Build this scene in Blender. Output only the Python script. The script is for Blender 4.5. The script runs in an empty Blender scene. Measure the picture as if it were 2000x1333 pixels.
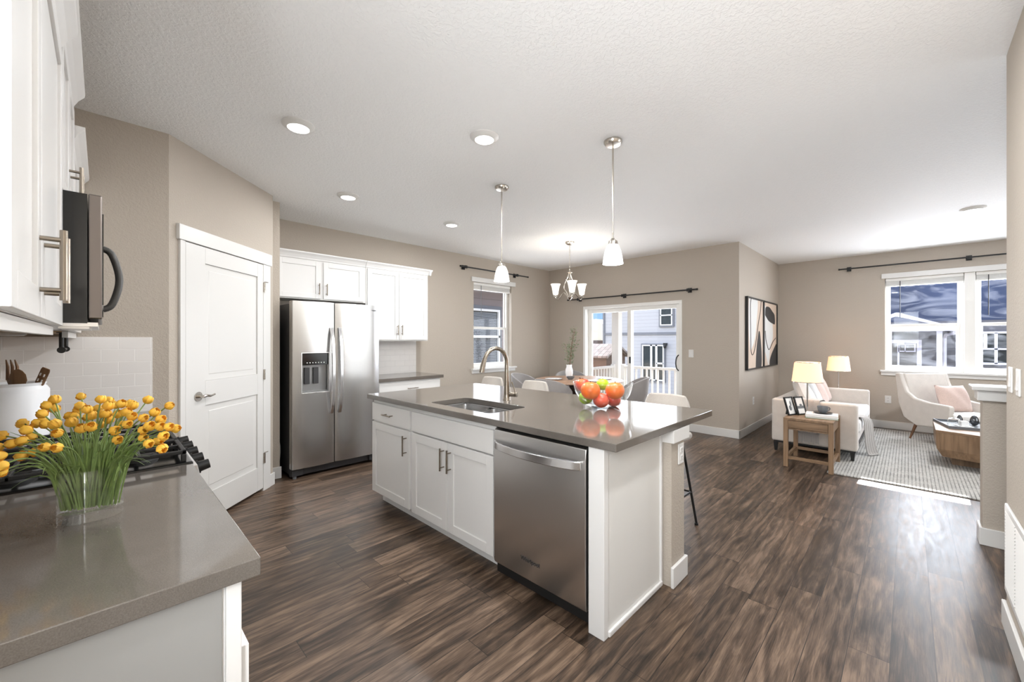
import bpy, bmesh, math, random
from mathutils import Vector, Matrix
random.seed(11)
PI = math.pi
sc = bpy.context.scene
COL = sc.collection

# ------------------------------------------------------------------ camera
cam = bpy.data.objects.new('camera', bpy.data.cameras.new('camera'))
COL.objects.link(cam)
cam.location = (0, 0, 1.37)
cam.rotation_euler = (PI/2, 0, math.radians(44.523-90))
cam.data.sensor_width = 36
cam.data.lens = 787/2000*36
cam.data.shift_y = -0.00075
cam.data.clip_start = 0.02
sc.camera = cam

# ------------------------------------------------------------------ exposure
sc.view_settings.view_transform = 'Standard'
sc.view_settings.look = 'None'
sc.view_settings.gamma = 1
sc.view_settings.use_curve_mapping = False
sc.view_settings.exposure = 1.08
sc.cycles.max_bounces = 10
sc.cycles.diffuse_bounces = 6
sc.cycles.glossy_bounces = 5
sc.cycles.transmission_bounces = 10
sc.cycles.transparent_max_bounces = 16
sc.cycles.caustics_reflective = False
sc.cycles.caustics_refractive = False
sc.cycles.sample_clamp_indirect = 6

# ------------------------------------------------------------------ sky
w = bpy.data.worlds.new('sky'); sc.world = w; w.use_nodes = True
nt = w.node_tree; nt.nodes.clear()
def wn(t): return nt.nodes.new(t)
out = wn('ShaderNodeOutputWorld'); bg = wn('ShaderNodeBackground')
tc = wn('ShaderNodeTexCoord'); sep = wn('ShaderNodeSeparateXYZ')
rp = wn('ShaderNodeValToRGB'); mp = wn('ShaderNodeMapping'); no = wn('ShaderNodeTexNoise'); r2 = wn('ShaderNodeValToRGB'); mx = wn('ShaderNodeMix')
nt.links.new(tc.outputs['Generated'], sep.inputs[0]); nt.links.new(sep.outputs['Z'], rp.inputs[0])
rp.color_ramp.elements[0].color = (.11, .17, .24, 1); rp.color_ramp.elements[1].position = .45; rp.color_ramp.elements[1].color = (.80, .87, 1, 1)
e = rp.color_ramp.elements.new(.12); e.color = (.085, .145, .235, 1)
mp.inputs['Scale'].default_value = (1.5, 1.5, 5); nt.links.new(tc.outputs['Generated'], mp.inputs[0])
no.inputs['Scale'].default_value = 2.2; no.inputs['Detail'].default_value = 7; nt.links.new(mp.outputs[0], no.inputs['Vector'])
r2.color_ramp.elements[0].position = 0.52; r2.color_ramp.elements[1].position = 0.72; r2.color_ramp.elements[1].color = (.6, .6, .6, 1)
nt.links.new(no.outputs['Fac'], r2.inputs[0])
mx.data_type = 'RGBA'; nt.links.new(r2.outputs[0], mx.inputs[0]); nt.links.new(rp.outputs[0], mx.inputs[6]); mx.inputs[7].default_value = (.36, .38, .40, 1)
nt.links.new(mx.outputs[2], bg.inputs[0]); bg.inputs[1].default_value = 2.3
nt.links.new(bg.outputs[0], out.inputs[0])

# ------------------------------------------------------------------ sun, daylight at the windows, added fill lights
def light(name, kind, loc, energy, color=(1, 1, 1), **kw):
    d = bpy.data.lights.new(name, kind); o = bpy.data.objects.new(name, d); COL.objects.link(o)
    o.location = loc; d.energy = energy; d.color = color
    for k, v in kw.items(): setattr(d, k, v)
    return o
def aim(o, d): o.rotation_euler = Vector(d).to_track_quat('-Z', 'Y').to_euler()
sun = light('sun', 'SUN', (20, 0, 20), 22, (1, .96, .90), angle=math.radians(0.3)); aim(sun, (-1, 0.04, -0.616))
def window_or_fill_light(name, loc, d, sx, sy, e):
    o = light(name, 'AREA', loc, e, (0.93, 0.97, 1.0), shape='RECTANGLE', size=sx, size_y=sy); aim(o, d); return o
window_or_fill_light('daylight_patio', (6.50, 3.35, 1.02), (-1, 0, 0.02), 1.62, 1.85, 28)
window_or_fill_light('daylight_dining', (4.69, 5.32, 1.60), (0, -1, 0.02), 0.78, 1.3, 4.5)
window_or_fill_light('daylight_living', (8.86, -0.62, 1.60), (-1, 0, 0.02), 1.70, 1.30, 62)
window_or_fill_light('entry_fill', (-.62, .04, 1.70), (1, 0.12, 0.12), .60, 1.15, 36)  # added fill through a made-up opening, brightens island fronts and ceiling
window_or_fill_light('stair_fill', (5.4, -3.2, 1.5), (0, 1, 0.05), 3.0, 1.7, 28)  # added fill from the unseen living side, no window there

# ------------------------------------------------------------------ helpers
MW = {}
class MB:
    def __init__(s, T=None): s.v = []; s.f = []; s.T = T or Matrix.Identity(4)
    def add(s, vs, fs):
        b = len(s.v); s.v += [s.T @ Vector(p) for p in vs]; s.f += [tuple(i+b for i in f) for f in fs]; return s
    def box(s, x0, x1, y0, y1, z0, z1):
        return s.add([(x0,y0,z0),(x1,y0,z0),(x1,y1,z0),(x0,y1,z0),(x0,y0,z1),(x1,y0,z1),(x1,y1,z1),(x0,y1,z1)],
                     [(0,3,2,1),(4,5,6,7),(0,1,5,4),(1,2,6,5),(2,3,7,6),(3,0,4,7)])
    def loft(s, rings, cap=True, closed=True):
        n = len(rings[0]); vs = [p for r in rings for p in r]; fs = []
        for i in range(len(rings)-1):
            for j in range(n if closed else n-1):
                a = i*n+j; b = i*n+(j+1) % n; fs.append((a, b, b+n, a+n))
        if cap: fs.append(tuple(range(n-1, -1, -1))); fs.append(tuple((len(rings)-1)*n+j for j in range(n)))
        return s.add(vs, fs)
    def tube(s, pts, r, n=10, flat=None, up=None):
        pts = [Vector(p) for p in pts]; m = len(pts); rings = []
        rs = r if isinstance(r, (list, tuple)) else [r]*m
        prev = None
        for i, p in enumerate(pts):
            t = (pts[min(i+1, m-1)]-pts[max(i-1, 0)]).normalized()
            if prev is None:
                u = Vector(up) if up else (Vector((0, 0, 1)) if abs(t.z) < .9 else Vector((1, 0, 0)))
            else: u = prev
            a = (u - t*u.dot(t)).normalized(); b = t.cross(a); prev = a
            k = flat or (1, 1)
            rings.append([p + a*(math.cos(2*PI*j/n)*rs[i]*k[0]) + b*(math.sin(2*PI*j/n)*rs[i]*k[1]) for j in range(n)])
        return s.loft(rings)
    def cyl(s, a, b, r, r2=None, n=20): return s.tube([a, b], [r, r if r2 is None else r2], n)
    def lathe(s, prof, c=(0, 0, 0), n=32, sx=1, sy=1, cap=False):
        rings = [[(c[0]+r*sx*math.cos(2*PI*j/n), c[1]+r*sy*math.sin(2*PI*j/n), c[2]+z) for j in range(n)] for r, z in prof]
        return s.loft(rings, cap=cap)
    def prism(s, poly, a, b, axis='z'):
        f = {'z': lambda p, h: (p[0], p[1], h), 'y': lambda p, h: (p[0], h, p[1]), 'x': lambda p, h: (h, p[0], p[1])}[axis]
        return s.loft([[f(p, a) for p in poly], [f(p, b) for p in poly]])
    def ball(s, c, rx, ry=None, rz=None, n=20, m=12, taper=0):
        ry = ry or rx; rz = rz or rx; rings = []
        for i in range(1, m):
            th = PI*i/m; z = -math.cos(th); q = math.sin(th)*(1-taper*z)
            rings.append([(c[0]+rx*q*math.cos(2*PI*j/n), c[1]+ry*q*math.sin(2*PI*j/n), c[2]+rz*z) for j in range(n)])
        return s.loft(rings)
    def build(s, name, mat, parent=None, bevel=0, seg=2, smooth=False, sub=0, local=False, weld=False):
        me = bpy.data.meshes.new(name); me.from_pydata([tuple(p) for p in s.v], [], s.f)
        bm = bmesh.new(); bm.from_mesh(me)
        if weld: bmesh.ops.remove_doubles(bm, verts=bm.verts, dist=1e-5)
        bmesh.ops.recalc_face_normals(bm, faces=bm.faces); bm.to_mesh(me); bm.free()
        o = bpy.data.objects.new(name, me); COL.objects.link(o); me.materials.append(mat)
        if parent:
            root = parent
            while root.parent: root = root.parent
            if not local: me.transform(MW[root.name].inverted())
            o.parent = parent
        else:
            xs = [v.co for v in me.vertices]
            c = Vector(((min(p.x for p in xs)+max(p.x for p in xs))/2, (min(p.y for p in xs)+max(p.y for p in xs))/2, min(p.z for p in xs)))
            me.transform(Matrix.Translation(-c)); o.location = c; MW[o.name] = Matrix.Translation(c)
        if smooth or sub:
            me.polygons.foreach_set('use_smooth', [True]*len(me.polygons))
            if not sub: me.set_sharp_from_angle(angle=math.radians(38))
        if bevel:
            b = o.modifiers.new('bevel', 'BEVEL'); b.width = bevel; b.segments = seg; b.limit_method = 'ANGLE'; b.angle_limit = math.radians(35)
            if seg > 2: me.polygons.foreach_set('use_smooth', [True]*len(me.polygons)); b.harden_normals = True
        if sub:
            q = o.modifiers.new('sub', 'SUBSURF'); q.levels = q.render_levels = sub
        me.update(); return o
def tag(o, label=None, cat=None, group=None, kind=None):
    if label: o['label'] = label
    if cat: o['category'] = cat
    if group: o['group'] = group
    if kind: o['kind'] = kind
    return o
def thing(name, label, cat, loc=(0, 0, 0), rz=0, group=None):
    o = bpy.data.objects.new(name, None); COL.objects.link(o); o.empty_display_size = .1
    o.location = loc; o.rotation_euler = (0, 0, rz); MW[o.name] = Matrix.Translation(loc) @ Matrix.Rotation(rz, 4, 'Z')
    return tag(o, label, cat, group)
def struct(o): o['kind'] = 'structure'; return o
def dup(root, loc, rz, label, group=None):
    def cp(o, par):
        c = o.copy(); COL.objects.link(c); c.parent = par
        for ch in list(o.children): cp(ch, c)
        return c
    r = cp(root, None); r.location = loc; r.rotation_euler = (0, 0, rz); r['label'] = label
    if group: r['group'] = group
    return r
def F(x, y, z, deg=0): return Matrix.Translation((x, y, z)) @ Matrix.Rotation(math.radians(deg), 4, 'Z')
def bez(p0, p1, p2, n=8):
    p0, p1, p2 = Vector(p0), Vector(p1), Vector(p2)
    return [p0*(1-t)**2+p1*2*t*(1-t)+p2*t*t for t in [i/n for i in range(n+1)]]
def spline(pts, n=6):
    pts = [Vector(p) for p in pts]; P = [pts[0]]+pts+[pts[-1]]; o = []
    for i in range(1, len(P)-2):
        a, b, c, d = P[i-1:i+3]
        for k in range(n):
            t = k/n; o.append(.5*((2*b)+(c-a)*t+(2*a-5*b+4*c-d)*t*t+(3*b-a-3*c+d)*t**3))
    o.append(pts[-1]); return o

# ------------------------------------------------------------------ materials
class N:
    def __init__(s, m): s.t = m.node_tree
    def __call__(s, typ, ins=None, **props):
        n = s.t.nodes.new('ShaderNode'+typ)
        for k, v in props.items(): setattr(n, k, v)
        for k, v in (ins or {}).items():
            if isinstance(v, bpy.types.NodeSocket): s.t.links.new(v, n.inputs[k])
            else: n.inputs[k].default_value = v
        return n
    def math(s, op, a, b=0.0, c=None):
        i = {0: a, 1: b}
        if c is not None: i[2] = c
        return s('Math', i, operation=op).outputs[0]
    def ramp(s, fac, stops):
        n = s('ValToRGB', {0: fac}); e = n.color_ramp.elements
        while len(e) < len(stops): e.new(0.5)
        for x, (p, c) in zip(e, stops): x.position = p; x.color = (*c, 1) if len(c) == 3 else c
        return n.outputs[0]
    def mix(s, fac, a, b, mode='MIX'):
        n = s('Mix', {0: fac}, data_type='RGBA', blend_type=mode)
        for k, v in ((6, a), (7, b)):
            if isinstance(v, bpy.types.NodeSocket): s.t.links.new(v, n.inputs[k])
            else: n.inputs[k].default_value = (*v, 1)
        return n.outputs[2]
def new(name):
    m = bpy.data.materials.new(name); m.use_nodes = True; return m, m.node_tree.nodes['Principled BSDF'], N(m)
def M(name, col, rough=.5, metal=0, var=0, vscale=8, bump=0, bscale=60, bdist=.003, stretch=(1, 1, 1), world=False, coat=0, spec=.5, sheen=0, trans=0, ior=1.45, emit=None, estr=0, detail=3, aniso=0, sss=0):
    m, b, n = new(name)
    I = b.inputs
    I['Base Color'].default_value = (*col, 1); I['Roughness'].default_value = rough; I['Metallic'].default_value = metal
    I['Coat Weight'].default_value = coat; I['Coat Roughness'].default_value = .05; I['Specular IOR Level'].default_value = spec; I['Sheen Weight'].default_value = sheen
    I['Transmission Weight'].default_value = trans; I['IOR'].default_value = ior; I['Anisotropic'].default_value = aniso
    if sss: I['Subsurface Weight'].default_value = sss; I['Subsurface Radius'].default_value = (.05, .03, .02); I['Subsurface Scale'].default_value = .05
    if emit: I['Emission Color'].default_value = (*emit, 1); I['Emission Strength'].default_value = estr
    if var or bump:
        src = n('NewGeometry').outputs['Position'] if world else n('TexCoord').outputs['Object']
        vec = n('Mapping', {0: src, 3: stretch}).outputs[0]
    if var:
        t = n('TexNoise', {'Vector': vec, 'Scale': vscale, 'Detail': 5})
        lo = tuple(c*(1-var) for c in col); hi = tuple(min(1, c*(1+var)) for c in col)
        n.t.links.new(n.ramp(t.outputs['Fac'], [(.3, lo), (.7, hi)]), I['Base Color'])
    if bump:
        t = n('TexNoise', {'Vector': vec, 'Scale': bscale, 'Detail': detail})
        bp = n('Bump', {'Height': t.outputs['Fac'], 'Strength': bump, 'Distance': bdist}); n.t.links.new(bp.outputs[0], I['Normal'])
    return m
def plaster(name, col, scale, strength, dist, lo=.42, hi=.6, rough=.7):
    m, b, n = new(name); b.inputs['Base Color'].default_value = (*col, 1); b.inputs['Roughness'].default_value = rough; b.inputs['Specular IOR Level'].default_value = .25
    p = n('NewGeometry').outputs['Position']
    t = n('TexNoise', {'Vector': p, 'Scale': scale, 'Detail': 3, 'Distortion': .6})
    r = n.ramp(t.outputs['Fac'], [(lo, (0, 0, 0)), (hi, (1, 1, 1))])
    bp = n('Bump', {'Height': r, 'Strength': strength, 'Distance': dist}); n.t.links.new(bp.outputs[0], b.inputs['Normal']); return m
def wood(name, dark, light_, axis='x', rough=.4, scale=1.0, world=False):
    m, b, n = new(name)
    src = n('NewGeometry').outputs['Position'] if world else n('TexCoord').outputs['Object']
    st = {'x': (2, 30, 30), 'y': (30, 2, 30), 'z': (30, 30, 2)}[axis]
    vec = n('Mapping', {0: src, 3: tuple(v*scale for v in st)}).outputs[0]
    t = n('TexNoise', {'Vector': vec, 'Scale': 1, 'Detail': 6, 'Distortion': .8})
    n.t.links.new(n.ramp(t.outputs['Fac'], [(.3, dark), (.7, light_)]), b.inputs['Base Color'])
    b.inputs['Roughness'].default_value = rough
    bp = n('Bump', {'Height': t.outputs['Fac'], 'Strength': .08, 'Distance': .002}); n.t.links.new(bp.outputs[0], b.inputs['Normal']); return m
def floor_mat():
    m, b, n = new('plank_floor'); p = n('NewGeometry').outputs['Position']; s = n('SeparateXYZ', {0: p}); X, Y = s.outputs[0], s.outputs[1]
    yy = n.math('DIVIDE', n.math('ADD', Y, .084), .138); row = n.math('FLOOR', yy); fy = n.math('SUBTRACT', yy, row)
    rn = n('TexWhiteNoise', {'W': row}, noise_dimensions='1D').outputs['Value']
    xx = n.math('ADD', n.math('DIVIDE', X, 1.22), n.math('MULTIPLY', rn, 7.3)); colm = n.math('FLOOR', xx); fx = n.math('SUBTRACT', xx, colm)
    idv = n('TexWhiteNoise', {'Vector': n('CombineXYZ', {0: row, 1: colm}).outputs[0]}, noise_dimensions='2D'); iv = idv.outputs['Value']
    gx = n.math('ADD', X, n.math('MULTIPLY', iv, 37)); gz = n.math('MULTIPLY', iv, 19); gy = n.math('ADD', Y, n.math('MULTIPLY', iv, 5))
    def gn(kx, ky, det, dist, rough=.5): return n('TexNoise', {'Vector': n('CombineXYZ', {0: n.math('MULTIPLY', gx, kx), 1: n.math('MULTIPLY', gy, ky), 2: gz}).outputs[0], 'Scale': 1.0, 'Detail': det, 'Roughness': rough, 'Distortion': dist}).outputs['Fac']
    big = gn(1.9, 12.0, 5, 2.4, .6); blot = gn(1.5, 4.5, 3, 1.2); streak = gn(3.0, 55, 4, 2.0, .6); fine = gn(10, 230, 3, .5)
    wav = n('TexWave', {'Vector': n('CombineXYZ', {0: n.math('MULTIPLY', gx, 1.1), 1: n.math('MULTIPLY', gy, 5.0), 2: gz}).outputs[0], 'Scale': 1.2, 'Distortion': 14, 'Detail': 2.5, 'Detail Scale': .9, 'Detail Roughness': .6}, bands_direction='Y').outputs['Fac']
    f = n.math('ADD', n.math('MULTIPLY', big, .36), n.math('ADD', n.math('MULTIPLY', blot, .24), n.math('ADD', n.math('MULTIPLY', streak, .18), n.math('ADD', n.math('MULTIPLY', fine, .16), n.math('MULTIPLY', wav, .06)))))
    f = n.math('ADD', f, n.math('MULTIPLY', n.math('SUBTRACT', iv, .5), .11))
    c = n.ramp(f, [(.34, (.013, .009, .006)), (.43, (.042, .027, .018)), (.52, (.102, .066, .043)), (.64, (.225, .152, .102))])
    tint = n.mix(n.math('MULTIPLY', idv.outputs['Color'], .5) if False else n.math('MULTIPLY', iv, .45), c, n.mix(1.0, c, (.95, .98, 1.06), 'MULTIPLY'))
    b.inputs['Specular IOR Level'].default_value = .38
    e = n.math('MAXIMUM', n.math('LESS_THAN', fy, .022), n.math('LESS_THAN', fx, .0026))
    n.t.links.new(n.mix(n.math('MULTIPLY', e, .8), tint, (.008, .006, .005)), b.inputs['Base Color'])
    n.t.links.new(n.math('ADD', .22, n.math('MULTIPLY', big, .28)), b.inputs['Roughness'])
    h = n.math('SUBTRACT', n.math('MULTIPLY', fine, .35), e)
    bp = n('Bump', {'Height': h, 'Strength': .25, 'Distance': .0015}); n.t.links.new(bp.outputs[0], b.inputs['Normal']); return m
def tile_mat(name, ax, bw, bh, off, col, grout, mortar=.0022):
    m, b, n = new(name); s = n('SeparateXYZ', {0: n('NewGeometry').outputs['Position']})
    v = n('CombineXYZ', {0: n.math('ADD', s.outputs[ax], off[0]), 1: n.math('ADD', s.outputs[2], off[1])}).outputs[0]
    t = n('TexBrick', {'Vector': v, 'Color1': (*col, 1), 'Color2': (*[c*.97 for c in col], 1), 'Mortar': (*grout, 1), 'Scale': 1.0, 'Mortar Size': mortar, 'Mortar Smooth': .3, 'Brick Width': bw, 'Row Height': bh})
    n.t.links.new(t.outputs['Color'], b.inputs['Base Color']); b.inputs['Roughness'].default_value = .18
    bp = n('Bump', {'Height': n.math('SUBTRACT', 1.0, t.outputs['Fac']), 'Strength': .6, 'Distance': .002}); n.t.links.new(bp.outputs[0], b.inputs['Normal']); return m
def siding(name, col, step=.18, rough=.7):
    m, b, n = new(name); s = n('SeparateXYZ', {0: n('NewGeometry').outputs['Position']})
    f = n.math('FRACT', n.math('DIVIDE', s.outputs[2], step)); e = n.math('LESS_THAN', f, .1)
    n.t.links.new(n.mix(n.math('MULTIPLY', e, .35), col, tuple(c*.4 for c in col)), b.inputs['Base Color']); b.inputs['Roughness'].default_value = rough
    bp = n('Bump', {'Height': f, 'Strength': .4, 'Distance': .02}); n.t.links.new(bp.outputs[0], b.inputs['Normal']); return m
def pane_mat(name, tint=(1, 1, 1), refl=.5, glare_smudge=0):
    m = bpy.data.materials.new(name); m.use_nodes = True; n = N(m); n.t.nodes.clear()
    o = n('OutputMaterial'); tr = n('BsdfTransparent', {0: (*tint, 1)}); gl = n('BsdfGlossy', {0: (1, 1, 1, 1), 'Roughness': .0})
    fw = n('LayerWeight', {0: .5}).outputs['Facing']; fr = n.math('MULTIPLY', n.math('ADD', .05, n.math('MULTIPLY', n.math('POWER', fw, 4.0), .9)), refl); s = n('MixShader', {0: fr, 1: tr.outputs[0], 2: gl.outputs[0]}).outputs[0]
    if glare_smudge:
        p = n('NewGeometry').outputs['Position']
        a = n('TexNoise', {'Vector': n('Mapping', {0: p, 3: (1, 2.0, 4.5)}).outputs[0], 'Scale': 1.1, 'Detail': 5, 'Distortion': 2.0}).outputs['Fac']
        d = n.ramp(a, [(.45, (0, 0, 0)), (.8, (glare_smudge, glare_smudge, glare_smudge))])
        df = n('BsdfTranslucent', {0: (.8, .82, .9, 1)})  # whitish glare streaks painted into the pane as smudges
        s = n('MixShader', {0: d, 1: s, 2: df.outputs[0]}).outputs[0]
    n.t.links.new(s, o.inputs[0]); return m
def fabric(name, col, scale=260, bump=.35, var=.12, rough=.9, sheen=.3):
    m, b, n = new(name); tcn = n('TexCoord').outputs['Object']
    t = n('TexNoise', {'Vector': tcn, 'Scale': scale, 'Detail': 2}); k = n('TexNoise', {'Vector': tcn, 'Scale': 14, 'Detail': 3})
    f = n.math('ADD', n.math('MULTIPLY', t.outputs['Fac'], .7), n.math('MULTIPLY', k.outputs['Fac'], .3))
    n.t.links.new(n.ramp(f, [(.3, tuple(c*(1-var) for c in col)), (.7, tuple(min(1, c*(1+var)) for c in col))]), b.inputs['Base Color'])
    b.inputs['Roughness'].default_value = rough; b.inputs['Sheen Weight'].default_value = sheen
    bp = n('Bump', {'Height': t.outputs['Fac'], 'Strength': bump, 'Distance': .002}); n.t.links.new(bp.outputs[0], b.inputs['Normal']); return m
def steel(name, col=(.55, .545, .54), rough=.26, axis='z'):
    m, b, n = new(name); st = {'z': (400, 400, 1.5), 'x': (1.5, 400, 400), 'y': (400, 1.5, 400)}[axis]
    t = n('TexNoise', {'Vector': n('Mapping', {0: n('TexCoord').outputs['Object'], 3: st}).outputs[0], 'Scale': 1, 'Detail': 2}).outputs['Fac']
    b.inputs['Base Color'].default_value = (*col, 1); b.inputs['Metallic'].default_value = 1
    n.t.links.new(n.math('ADD', rough-.015, n.math('MULTIPLY', t, .03)), b.inputs['Roughness'])
    bp = n('Bump', {'Height': t, 'Strength': .004, 'Distance': .0004}); n.t.links.new(bp.outputs[0], b.inputs['Normal']); return m
def quartz():
    m, b, n = new('taupe_quartz'); p = n('NewGeometry').outputs['Position']
    t = n('TexNoise', {'Vector': p, 'Scale': 420, 'Detail': 2}).outputs['Fac']; k = n('TexNoise', {'Vector': p, 'Scale': 6, 'Detail': 4}).outputs['Fac']
    f = n.math('ADD', n.math('MULTIPLY', t, .6), n.math('MULTIPLY', k, .4))
    n.t.links.new(n.ramp(f, [(.35, (.105, .092, .080)), (.65, (.15, .133, .117))]), b.inputs['Base Color'])
    b.inputs['Roughness'].default_value = .08; b.inputs['Specular IOR Level'].default_value = .8; return m
def rug_mat():
    m, b, n = new('woven_rug'); tcn = n('TexCoord').outputs['Object']
    t = n('TexBrick', {'Vector': tcn, 'Color1': (.60, .585, .55, 1), 'Color2': (.48, .465, .435, 1), 'Mortar': (.17, .165, .155, 1), 'Scale': 1, 'Mortar Size': .0055, 'Mortar Smooth': .6, 'Brick Width': .05, 'Row Height': .026})
    k = n('TexNoise', {'Vector': tcn, 'Scale': 90, 'Detail': 3}).outputs['Fac']; q = n('TexNoise', {'Vector': tcn, 'Scale': 7, 'Detail': 3}).outputs['Fac']
    keep = n.math('MULTIPLY', n.ramp(q, [(.3, (.35,)*3), (.65, (1,)*3)]), .9)
    c = n.mix(keep, (.56, .545, .51), t.outputs['Color']); c = n.mix(.5, c, n.ramp(k, [(.3, (.35,)*3), (.7, (1,)*3)]), 'MULTIPLY')
    n.t.links.new(c, b.inputs['Base Color']); b.inputs['Roughness'].default_value = .95
    bp = n('Bump', {'Height': n.math('SUBTRACT', k, t.outputs['Fac']), 'Strength': .6, 'Distance': .006}); n.t.links.new(bp.outputs[0], b.inputs['Normal']); return m
def shingle(name, col):
    m, b, n = new(name); t = n('TexBrick', {'Vector': n('TexCoord').outputs['Object'], 'Color1': (*col, 1), 'Color2': (*[c*.6 for c in col], 1), 'Mortar': (*[c*.3 for c in col], 1), 'Scale': 1, 'Mortar Size': .012, 'Brick Width': .32, 'Row Height': .2})
    n.t.links.new(t.outputs['Color'], b.inputs['Base Color']); b.inputs['Roughness'].default_value = .85; return m

WALL = plaster('greige_plaster', (.462, .41, .350), 85, .35, .003)
CEIL = plaster('white_knockdown', (.895, .90, .90), 55, .38, .004, .45, .58)
FLOOR = floor_mat()
TRIM = M('white_trim_paint', (.69, .68, .66), .32)
CAB = M('white_cabinet_paint', (.72, .71, .695), .30)
PANEL = M('grey_white_laminate', (.70, .69, .665), .35)
QUARTZ = quartz()
STEEL = steel('brushed_steel'); STEELD = steel('dark_brushed_steel', (.72, .71, .70), .30); STEELH = steel('bright_steel', (.78, .78, .79), .22)
NICKEL = M('brushed_nickel', (.52, .48, .43), .24, 1); BRONZE = M('warm_nickel', (.29, .25, .205), .27, 1); CHROME = M('chrome', (.8, .8, .8), .08, 1)
BLACKM = M('black_metal', (.012, .012, .012), .38); BLACKG = M('black_gloss', (.008, .008, .008), .12); IRON = M('cast_iron', (.014, .014, .014), .5)
DARKG = M('dark_grey_plastic', (.045, .045, .048), .4); FRIDGESIDE = M('dark_fridge_side', (.06, .06, .062), .45)
TILE = tile_mat('white_subway_tile', 0, .150, .0775, (.079, -1.3925+.0775*20), (.80, .775, .755), (.9, .88, .86))
TILES = tile_mat('small_subway_tile', 0, .150, .0775, (.02, .0), (.80, .78, .76), (.72, .70, .68))
GLASS = pane_mat('window_glass', (.97, .98, 1), .3); GLASSD = pane_mat('glare_streaked_window_glass', (.94, .95, .98), .1, .025)
SCREEN = pane_mat('screened_glass', (.92, .93, .95), .3)
CLEAR = pane_mat('clear_glass', (.985, .992, .99), .8); SOLIDGLASS = M('solid_glass', (1, 1, 1), .0, trans=1)
OPAL = M('opal_glass', (.92, .92, .90), .3, emit=(1, .98, .95), estr=.3)
OPALW = M('warm_opal_glass', (.92, .9, .85), .3, emit=(1, .90, .74), estr=.5)
LEDM = M('lit_diffuser', (1, 1, 1), .4, emit=(1, .98, .95), estr=3.5)
SHADEL = M('lit_lampshade', (.85, .66, .50), .9, emit=(1, .54, .26), estr=.5)
OAK = wood('walnut_oak', (.16, .095, .05), (.30, .19, .11), 'x', .45); OAKZ = wood('walnut_oak_upright', (.16, .095, .05), (.30, .19, .11), 'z', .45); OAKY = wood('walnut_oak_cross', (.16, .095, .05), (.30, .19, .11), 'y', .45)
TABLEW = wood('dining_table_wood', (.34, .20, .13), (.47, .30, .20), 'x', .4); SPOONW = wood('utensil_wood', (.17, .085, .04), (.30, .17, .085), 'z', .55)
UNDERW = M('raw_birch', (.42, .25, .12), .6, var=.15); DARKWOOD = M('dark_wood', (.06, .035, .025), .5); LEGW = M('chair_leg_wood', (.20, .10, .055), .45)
SOFA = fabric('oatmeal_fabric', (.58, .53, .48)); ARMF = fabric('cream_fabric', (.57, .53, .485)); WHITEF = fabric('white_linen', (.70, .685, .67)); GREYF = fabric('light_grey_linen', (.58, .58, .58))
BLUSH = fabric('blush_velvet', (.54, .41, .36), 120, .3, .12); THROW = fabric('grey_knit', (.42, .40, .385), 150, .6); CHAIRF = fabric('grey_felt', (.32, .30, .29)); STOOLF = fabric('beige_felt', (.38, .345, .31))
RUG = rug_mat(); PLATE = M('white_ceramic', (.86, .86, .86), .2); CERAM = M('white_glaze', (.83, .84, .86), .3); GREYC = M('grey_ceramic', (.16, .17, .18), .3); PAPER = M('white_paper', (.85, .85, .83), .7)
GREEN = M('tulip_green', (.20, .29, .09), .5, var=.3, vscale=30); YELLOW = M('tulip_yellow', (.90, .50, .06), .55, var=.18, vscale=40, sss=.1); LEAF = M('olive_leaf', (.20, .24, .14), .6, var=.2)
WHITEX = M('exterior_white', (.78, .77, .74), .6); ALMOND = M('vinyl_white', (.80, .79, .76), .35)

# ------------------------------------------------------------------ room shell
def wall(name, fn, mat=WALL): b = MB(); fn(b); return struct(b.build(name, mat))
struct(MB().box(-.55, 8.73, -3.45, 5.22, -.12, 0).build('floor', FLOOR))
struct(MB().box(-.55, 8.73, -3.45, 5.22, 2.74, 2.9).build('ceiling', CEIL))
wall('wall_back', lambda b: (b.box(1.0, 4.25, 5.06, 5.22, 0, 2.74), b.box(5.13, 6.36, 5.06, 5.22, 0, 2.74), b.box(4.25, 5.13, 5.06, 5.22, 0, .88), b.box(4.25, 5.13, 5.06, 5.22, 2.33, 2.74)))
wall('wall_patio', lambda b: (b.box(6.2, 6.36, 1.675, 2.50, 0, 2.74), b.box(6.2, 6.36, 4.215, 5.06, 0, 2.74), b.box(6.2, 6.36, 2.50, 4.215, 1.965, 2.74)))
wall('wall_painting', lambda b: b.box(6.36, 8.57, 1.675, 1.83, 0, 2.74))
wall('wall_living', lambda b: (b.box(8.57, 8.73, .26, 1.83, 0, 2.74), b.box(8.57, 8.73, -3.45, -1.50, 0, 2.74), b.box(8.57, 8.73, -1.50, .26, 0, .89), b.box(8.57, 8.73, -1.50, .26, 2.33, 2.74)))
wall('wall_stair', lambda b: b.box(-.55, 8.57, -3.45, -3.3, 0, 2.74))
wall('wall_right', lambda b: b.box(-.40, 3.05, -.46, -.337, 0, 2.74))
wall('wall_left', lambda b: (b.box(-.55, -.40, -3.3, -.23, 0, 2.74), b.box(-.55, -.40, .37, 3.62, 0, 2.74), b.box(-.55, -.40, -.25, .37, 0, 1.05), b.box(-.55, -.40, -.25, .37, 2.32, 2.74)))  # high opening beside the camera added to admit the entry fill
wall('wall_end', lambda b: b.box(-.40, .31, 3.5, 3.62, 0, 2.74))
ang = math.degrees(math.atan2(.80, .825)); PT = F(.31, 3.5, 0, ang); PL = math.hypot(.825, .80)
b = MB(PT); b.box(0, .115, 0, .12, 0, 2.74); b.box(.98, PL, 0, .12, 0, 2.74); b.box(.115, .98, 0, .12, 2.06, 2.74); struct(b.build('wall_pantry', WALL))
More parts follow.
